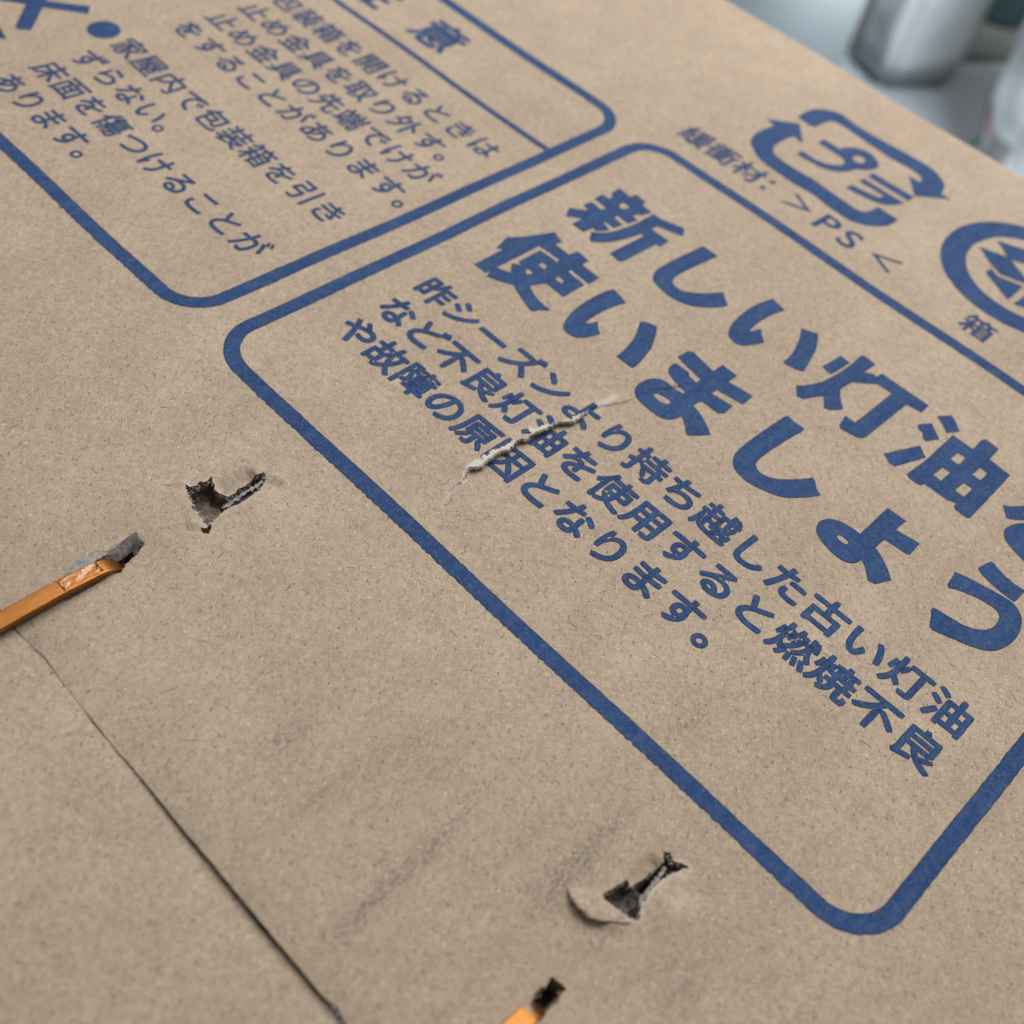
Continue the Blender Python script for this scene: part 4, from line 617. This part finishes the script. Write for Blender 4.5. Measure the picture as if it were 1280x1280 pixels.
# lifted tongue of paper below the second open hole: its free edge stands off the board
rd = [np.array(p) for p in FEAT['ridge'][:6]]; inn = [np.array(p) for p in ((12.84, -8.02), (12.93, -8.1), (13.05, -8.09), (13.2, -8.06), (13.35, -8.02), (13.5, -8.05))]
vs_, fs_ = [], []; n1, n2 = 40, 10
for i in range(n1 + 1):
    t = i / n1 * 5; k = min(4, int(t)); f = t - k; a = rd[k] + (rd[k + 1] - rd[k]) * f; b = inn[k] + (inn[k + 1] - inn[k]) * f; a = a + (b - a) * max(0.0, (i / n1 - 0.72) / 0.28) ** 1.3 * 0.97; lift = 0.075 * math.sin(math.pi * min(1, i / n1 * 1.05 + 0.12)) ** 0.8
    for q in range(n2 + 1):
        s_ = q / n2; pz = a + (b - a) * s_; pz = pz + 0.012 * noise.noise((pz[0] * 14, pz[1] * 14, 1)); vs_.append(W(pz[0], pz[1], float(height(pz[0], pz[1])) + 0.004 + lift * (1 - s_) ** 0.7))
    if i:
        for q in range(n2): z = i * (n2 + 1) + q; fs_.append((z - n2 - 1, z, z + 1, z - n2))
lf = mesh_obj('lifted_paper', vs_, fs_, M['kraft'], flap, True)
md = lf.modifiers.new('thickness', 'SOLIDIFY'); md.thickness = 0.0002; md.offset = 1
curl('curled_paper', [(13.4 - 0.1 * t, -7.6 + 0.8 * t, -0.04, -0.95, 0.1) for t in np.linspace(0, 1, 30)], 0.1, M['torn'], flap, 1.2, 2)
# grey torn skirt beside the first staple
sk = [np.array(p) for p in FEAT['skirt']]
P = []
for a, b in zip(sk[:-1], sk[1:]):
    k = max(1, int(np.linalg.norm(b - a) / 0.05)); P += [a + (b - a) * j / k for j in range(k)]
vs_, fs_ = [], []; K = 6
for i, p in enumerate(P):
    v = p[1]; tgt = np.array((2.12 + (0.12 if v > -10.4 else 0.0), min(v, -10.05))); tuck = -0.28 if v > -10.55 else 0.0
    for k in range(K):
        t = k / (K - 1); q = p + (tgt - p) * t * (0.92 if v < -10.45 else 0.5); jit = 0.035 * noise.noise((q[0] * 14, q[1] * 14, 3)) * (1 if k else 1.3)
        vs_.append(W(q[0] + jit, q[1] + jit, float(height(p[0], p[1])) + 0.012 + tuck * t ** 1.3 + jit * 0.8))
    if i:
        for k in range(K - 1): q = i * K + k; fs_.append((q - K, q, q + 1, q - K + 1))
mesh_obj('torn_skirt', vs_, fs_, M['torn'], flap, True)
roots = []
for p in P:
    hz = float(height(p[0], p[1]))
    for _ in range(7 if p[1] > -11.3 else 4): roots.append(((p[0] + R_(-.03, .1), p[1] + R_(-.03, .03), hz + R_(-.03, .02)), (R_(-.2, 1), R_(-.9, .9), R_(-.5, .4)), R_(.03, .09), R_(.006, .016), R_(-.8, .8)))
blades('torn_fibres', roots, M['torn'], flap)
# frayed paper on the seam
roots = []
for _ in range(260):
    u = R_(2.9, 3.75); sv = seam_v(u); roots.append(((u, sv + R_(-.02, .02), float(height(u, sv)) - R_(0, .12)), (R_(-.5, .5), -1, R_(-.4, .3)), R_(.04, .1), R_(.01, .025), R_(-.6, .6)))
for _ in range(60):
    u = R_(11.2, 11.6); sv = seam_v(u); roots.append(((u, sv, float(height(u, sv)) - R_(0, .1)), (R_(-.5, .5), -1, R_(-.3, .3)), R_(.03, .08), R_(.01, .02), 0))
for _ in range(700):
    u = R_(2.6, 12); sv = seam_v(u); roots.append(((u, sv, float(height(u, sv)) - R_(0, .06)), (R_(-1, 1), -1, R_(-.5, .2)), R_(.01, .04), R_(.006, .016), 0))
blades('frayed_seam', roots, M['torn'], flap)

# ------------------------------------------------------------------ copper staples
def staple(u, vend, lean, label):
    w, th = 0.36, 0.13; path = []
    def add(v, h): path.append((v, h))
    far = vend - 4.75
    add(far + 0.02, -0.9); add(far, -0.1); add(far + 0.06, 0.04); add(far + 0.2, 0.09)
    for k in range(10): add(far + 0.3 + k * 0.32, 0.075 + 0.005 * math.sin(k * 1.7))
    add(vend - 1.12, 0.085); add(vend - 1.05, 0.075); add(vend - 0.8, 0.055); add(vend - 0.5, 0.03); add(vend - 0.3, -0.02); add(vend - 0.13, -0.12); add(vend - 0.02, -0.3); add(vend, -0.9)
    sec = []                                        # rounded rectangular wire
    for cx, cz, a0 in ((w / 2 - .03, th / 2 - .03, 0), (-w / 2 + .03, th / 2 - .03, 90), (-w / 2 + .03, -th / 2 + .03, 180), (w / 2 - .03, -th / 2 + .03, 270)):
        for k in range(4): a = math.radians(a0 + 30 * k); sec.append((cx + .03 * math.cos(a), cz + .03 * math.sin(a)))
    vs, fs = [], []; n = len(sec)
    for i, (v, h) in enumerate(path):
        a, b = path[max(0, i - 1)], path[min(len(path) - 1, i + 1)]; d = Vector((b[0] - a[0], b[1] - a[1])).normalized(); nv, nh = -d.y, d.x
        du = lean * (v - far); tw = 0.25 * max(0, (v - (vend - 1.1))) 
        for x, z in sec: vs.append(W(u + du + x * (1 - 0.1 * tw), v + nv * z, h + nh * z + tw * x * 0.35))
    for i in range(len(path) - 1):
        for k in range(n): j = (k + 1) % n; fs.append((i * n + k, i * n + j, (i + 1) * n + j, (i + 1) * n + k))
    o = mesh_obj('staple', vs, fs, M['copper'], box, True); o['label'] = label
    wn = o.modifiers.new('normals', 'WEIGHTED_NORMAL'); wn.weight = 100; return o
st = staple(2.30, -10.22, 0.0, 'flat copper staple with a scrap of clear film on it')
staple(13.36, -9.98, 0.0, 'copper staple end at the near edge of the picture')
# wrinkled scrap of clear film on the first staple
vs_, fs_ = [], []; nu, nvv = 16, 22
for i in range(nvv):
    for k in range(nu):
        t, x = i / (nvv - 1), k / (nu - 1); v = -11.42 + 0.78 * t + 0.06 * noise.noise((x * 3, t * 3, 1)); u = 2.11 + 0.385 * x + 0.03 * noise.noise((t * 5, x * 2, 2))
        h = 0.175 - 0.075 * max(0, (v + 11.2)) - 0.0 + 0.05 * noise.noise((u * 6, v * 5, 3)) + 0.03 * noise.noise((u * 15, v * 11, 3)); e = max(0, abs(x - 0.45) - 0.33); h -= 1.0 * e
        vs_.append(W(u, v, h))
for i in range(nvv - 1):
    for k in range(nu - 1): q = i * nu + k; fs_.append((q, q + 1, q + nu + 1, q + nu))
film = mesh_obj('clear_film', vs_, fs_, M['film'], st, True); film['label'] = 'crumpled scrap of clear plastic film'
md = film.modifiers.new('thickness', 'SOLIDIFY'); md.thickness = 0.00008

# ------------------------------------------------------------------ what stands behind the box
FL = -ZTOP / S
floor_m = make_plain('grey_concrete', (0.16, 0.185, 0.205), (0.2, 0.225, 0.245), 0.02, 0.6, 0.4, bump=0.1)
fl = mesh_obj('floor', [(-4, -3, 0), (4, -3, 0), (4, 5, 0), (-4, 5, 0)], [(0, 1, 2, 3)], floor_m); fl['kind'] = 'structure'
def upright(name, corner, ang, wid, dep, hei, m, parent=None, z0=0.001, bev=0.012):
    """upright slab whose front left bottom corner stands at (u, v)"""
    bm = bmesh.new(); bmesh.ops.create_cube(bm, size=1); c, s = math.cos(ang), math.sin(ang); x0, y0, _ = W(corner[0], corner[1], 0)
    for v in bm.verts:
        a, b, z = (v.co.x + .5) * wid, (v.co.y + .5) * dep, (v.co.z + .5) * hei; v.co = (x0 + a * c - b * s, y0 + a * s + b * c, z0 + z)
    bmesh.ops.bevel(bm, geom=bm.edges[:], offset=bev, segments=3, affect='EDGES')
    me = bpy.data.meshes.new(name); bm.to_mesh(me); bm.free(); me.materials.append(m); me.polygons.foreach_set('use_smooth', [True] * len(me.polygons)); return link(bpy.data.objects.new(name, me), parent)
foam = make_plain('white_foam', (0.68, 0.76, 0.8), (0.74, 0.81, 0.84), 0.03, 0.7, 0.3, bump=0.2)
foam2 = make_plain('pale_grey_foam', (0.3, 0.33, 0.345), (0.36, 0.39, 0.41), 0.02, 0.8, 0.3, bump=0.2)
dark = make_plain('dark_olive_rubber', (0.06, 0.068, 0.062), (0.085, 0.092, 0.085), 0.03, 0.8, 0.3)
teal = make_plain('dark_teal_plastic', (0.03, 0.06, 0.065), (0.045, 0.08, 0.085), 0.02, 0.4, 0.5)
white = make_plain('white_plastic', (0.36, 0.4, 0.425), (0.46, 0.5, 0.53), 0.03, 0.35, 0.5)
red = make_plain('red_print', (0.35, 0.08, 0.08), (0.42, 0.12, 0.11), 0.05, 0.5); green = make_plain('green_print', (0.02, 0.16, 0.06), (0.03, 0.22, 0.08), 0.05, 0.5)
greyp = make_plain('grey_print', (0.14, 0.15, 0.16), (0.2, 0.2, 0.2), 0.05, 0.5)
A_ = math.radians(48)
b1 = upright('foam_block', (-46.5, 90.5), math.radians(40), 0.103, 0.05, 0.30, foam, bev=0.008)
tag(b1, 'blurred white upright slab nearest the far edge of the box, left of the dark gap', 'packing foam', 'pale slabs standing on the floor behind the box')
b2 = upright('foam_block', (-33.2, 104.6), math.radians(65), 0.082, 0.05, 0.28, foam2, bev=0.008)
bm = bmesh.new(); bm.from_mesh(b2.data); bmesh.ops.subdivide_edges(bm, edges=[e for e in bm.edges if e.calc_length() > 0.02], cuts=12, use_grid_fill=True)
for v in bm.verts:
    d = noise.noise_vector(v.co * 26) * 0.006 + noise.noise_vector(v.co * 70) * 0.002; v.co += Vector((d.x, d.y, 0 if v.co.z < 0.004 else d.z * 0.5))
bm.to_mesh(b2.data); bm.free(); b2.data.update(); b2.data.polygons.foreach_set('use_smooth', [True] * len(b2.data.polygons))
tag(b2, 'blurred pale grey crumpled upright slab right of the dark gap behind the box', 'packing foam', 'pale slabs standing on the floor behind the box')
mt_p = [(-36.5, 112), (-20, 142), (-30, 165), (-52, 134)]
vs_ = [W(a, b, FL + 0.05) for a, b in mt_p] + [W(a, b, FL + 0.75) for a, b in mt_p]
mt = mesh_obj('rubber_mat', vs_, [(4, 5, 6, 7), (0, 1, 5, 4), (1, 2, 6, 5), (2, 3, 7, 6), (3, 0, 4, 7)], dark)
tag(mt, 'dark olive grey mat lying on the floor at the top right', 'mat')
def turned(name, u, v, prof, m, parent=None, n=40, wob=0.0):
    vs, fs = [], []; x0, y0, _ = W(u, v, 0)
    for r, z in prof:
        for k in range(n): a = math.tau * k / n; rr = r * (1 + wob * noise.noise((math.cos(a) * 1.5, math.sin(a) * 1.5, z * 14))); vs.append((x0 + rr * math.cos(a), y0 + rr * math.sin(a), z))
    for i in range(len(prof) - 1):
        for k in range(n): j = (k + 1) % n; fs.append((i * n + k, i * n + j, (i + 1) * n + j, (i + 1) * n + k))
    return mesh_obj(name, vs, fs, m, parent, True)
tub = bpy.data.objects.new('tub', None); col.objects.link(tub); tub.location = (0, 0, 0)
tag(tub, 'dark teal tub standing on the mat in the top right corner', 'tub')
turned('body', -35.5, 135.5, [(0.0, .007), (0.030, .007), (0.033, .012), (0.036, .07), (0.038, .072), (0.038, .08), (0.0, .08)], teal, tub)
turned('lid', -35.5, 135.5, [(0.0, .0805), (0.04, .0805), (0.04, .088), (0.037, .091), (0.0, .091)], teal, tub)
can = turned('white_canister', -27.5, 139.0, [(0.0, .007), (0.034, .007), (0.037, .012), (0.037, .09), (0.03, .105), (0.018, .112), (0.018, .125), (0.0, .126)], white)
tag(can, 'white canister beside the dark teal tub in the top right corner', 'canister')
bag = bpy.data.objects.new('plastic_bag', None); col.objects.link(bag); bag.location = (0, 0, 0)
tag(bag, 'white plastic bag with red and green print standing at the right edge', 'bag')
def bag_r(a, z):
    return (0.05 * (1 + 0.22 * z / 0.25) * (1 + 0.10 * noise.noise((math.cos(a) * 2.2, math.sin(a) * 2.2, z * 16)) + 0.05 * noise.noise((math.cos(a) * 6, math.sin(a) * 6, z * 30))))
BX, BY, _ = W(-13.6, 103.2, 0)
def bag_patch(name, a0, a1, z0, z1, m, off, parent, na=60, nz=60, skew=0.0):
    vs, fs = [], []
    for i in range(nz + 1):
        z = z0 + (z1 - z0) * i / nz
        for k in range(na + 1): a = a0 + (a1 - a0) * k / na + skew * i / nz; r = bag_r(a, z) + off; vs.append((BX + r * math.cos(a), BY + r * math.sin(a), z))
    for i in range(nz):
        for k in range(na): q = i * (na + 1) + k; fs.append((q, q + 1, q + na + 2, q + na + 1))
    return mesh_obj(name, vs, fs, m, parent, True)
bag_patch('body', 0, math.tau, 0.001, 0.26, white, 0, bag, 96, 80)
D2 = math.radians
bag_patch('printed_mark', D2(205), D2(222), 0.012, 0.03, green, 0.0006, bag, 10, 10)
bag_patch('printed_mark', D2(222), D2(231), 0.03, 0.075, greyp, 0.0006, bag, 10, 14, D2(-18))
bag_patch('printed_mark', D2(233), D2(238), 0.045, 0.062, red, 0.0006, bag, 10, 14, D2(-14))
bag_patch('printed_mark', D2(240), D2(262), 0.02, 0.05, greyp, 0.0006, bag, 10, 14)
